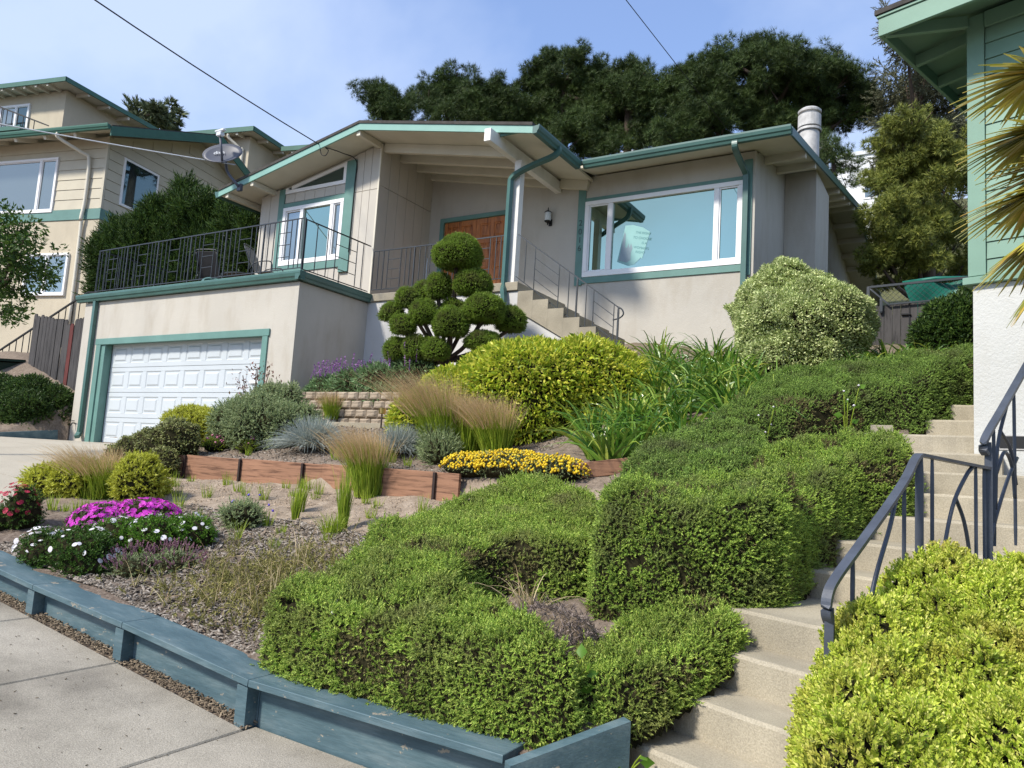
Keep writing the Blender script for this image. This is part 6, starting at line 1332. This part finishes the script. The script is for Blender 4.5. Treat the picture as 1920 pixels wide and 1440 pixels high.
# ------------------------------------------------------------------ small details on the ground
n = 15000; P = np.stack([rng.uniform(-7.3, -3.5, n), 3.5+rng.random(n)**1.3*2.0, np.zeros(n)], -1); P = P[(P[:, 0] > np.interp(P[:, 1], DEY, DEX)+.3)]
Q_ = np.stack([rng.uniform(-10, -4.2, 5000), rng.uniform(7.0, 9.2, 5000), np.zeros(5000)], -1); P = np.concatenate([P, Q_])
P[:, 2] = gfull(P[:, 0], P[:, 1])+.012
CH = (np.array([(-.5, -.15, 0), (.5, -.12, .05), (.45, .16, .02), (-.48, .12, -.03), (-.4, -.1, .14), (.42, -.08, .16), (.38, .12, .15), (-.42, .1, .12)]), np.array([(4, 5, 6), (4, 6, 7), (0, 1, 5), (0, 5, 4), (1, 2, 6), (1, 6, 5), (2, 3, 7), (2, 7, 6), (3, 0, 4), (3, 4, 7)]))
bk = leaf('mulch_chip', [(.06, .048, .037), (.135, .11, .085), (.23, .195, .16), (.34, .30, .255)], 0, .9, .2, 3)
def chips(P, s0, s1, mat, name, label, cat):
    tv, tf = CH; n = len(P); N = np.tile([0, 0, 1.], (n, 1))+.35*rng.normal(size=(n, 3)); Z = unit(N); A = unit(np.cross(Z, rng.normal(size=(n, 3)))); B_ = np.cross(Z, A); s = rng.uniform(s0, s1, n)
    V = P[:, None]+s[:, None, None]*(tv[None, :, 0:1]*A[:, None]+tv[None, :, 1:2]*B_[:, None]+tv[None, :, 2:3]*Z[:, None])
    return tag(nmesh(name, V.reshape(-1, 3), (tf[None]+(np.arange(n)*8)[:, None, None]).reshape(-1, 3), mat), label, cat, kind='stuff')
chips(P, .018, .055, bk, 'mulch_chips', 'grey-brown bark mulch chips covering the lower garden slope', 'mulch')
n = 5000; P = np.stack([rng.uniform(-9, -4.3, n), rng.uniform(5.0, 6.75, n), np.zeros(n)], -1); P = P[P[:, 0] > np.interp(P[:, 1], DEY, DEX)+.3]; P[:, 2] = gfull(P[:, 0], P[:, 1])+.008
chips(P, .008, .032, leaf('soil_clod', [(.26, .19, .13), (.38, .29, .2), (.48, .38, .28)], 0, .95, .2, 3), 'soil_clods', 'small pale clods of earth below the timber edging', 'soil')
n = 2600; P = np.stack([rng.uniform(-7.0, -3.6, n), 3.2+.1*rng.random(n)**.8, np.zeros(n)], -1); P[:, 2] = zs(P[:, 0])+.0+.03*rng.random(n)*(P[:, 1]-3.16)*6
chips(P, .01, .034, leaf('gutter_litter', [(.08, .06, .04), (.17, .13, .09), (.28, .22, .15)], 0, .9, .2, 3), 'gravel_litter', 'gravel and leaf litter along the foot of the blue wall', 'gravel')
n = 260; P = np.stack([rng.uniform(-6, -2, n), rng.uniform(1.5, 3.12, n), np.zeros(n)], -1); P[:, 2] = zs(P[:, 0])+.004
chips(P, .006, .02, leaf('fallen_bits', [(.05, .04, .025), (.12, .09, .05)], 0, .9, .2, 3), 'fallen_leaf_bits', 'tiny fallen leaf bits scattered on the sidewalk', 'litter')
# broad-leaved weeds and rocks
def weed(label, x, y, z, n, h, s0, s1, fl=False):
    t = thing('weed', label, 'weed', (x, y, z)); P = []; N = []
    for i in range(n):
        a = i*2.4; u = (i+1)/n; q0 = Vector((x, y, z)); q1 = q0+Vector((math.cos(a)*.09*u+.02, math.sin(a)*.09*u, h*u)); tube('stem', smoothpath([q0, q0.lerp(q1, .5)+Vector((0, 0, .03)), q1], 3), .004, GRB, t, 4); P.append(q1); N.append((math.cos(a), math.sin(a), .5))
    P = np.array([tuple(p_) for p_ in P]); nmesh('leaves', *scatter(P, np.array(N), tmpl_leaf(.36, .1, .1), s0, s1, .3), DG, t)
    if fl: nmesh('flower_heads', *scatter(P[-4:]+np.array([0, 0, .03]), np.tile([0, 0, 1.], (4, 1)), OCT, .012, .018, .2), WHT, t)
weed('broad-leaved weed sprouting at the left end of the low hedge', -3.3, 3.48, .42, 7, .3, .06, .11, True)
weed('broad-leaved weed at the hedge foot beside the landing step', -1.16, 5.25, .92, 8, .28, .08, .14, True)
weed('tall pale weed standing against the upper hedge', -1.05, 8.15, 2.0, 9, .62, .05, .1, True)
weed('leafy weed at the corner of the lowest hedge', -1.72, 3.62, .5, 7, .16, .05, .09)
weed('thin white-flowered weed beside the upper hedge face', -1.75, 7.75, 1.85, 6, .5, .03, .06, True)
weed('small weed between the side plank and the lowest step', -1.42, 3.6, .12, 6, .2, .05, .08)
rk = rock('garden_rock', (-.82, 8.25, 2.12), .11, M['conc'], None, 4); tag(rk, 'grey rock lying beside the upper steps', 'rock')
tag(box('paving_brick', -.86, -.66, 8.42, 8.52, 2.2, 2.28, M['conc']), 'loose concrete brick resting near the upper steps', 'brick')
pl_ = thing('path_light', 'small brass path light in front of the block wall', 'light', (-7.75, 9.0, 2.1))
tube('stake', [(-7.75, 9.0, 2.05), (-7.75, 9.0, 2.36)], .012, M['stake'], pl_, 6); mesh('lamp_head', *ring(-7.75, 9.0, [(.05, 2.34), (.055, 2.345), (.06, 2.42), (.02, 2.44)], 12), M['brass'], pl_)
for o in list(bpy.data.objects):
    if '_loc' in o: del o['_loc']
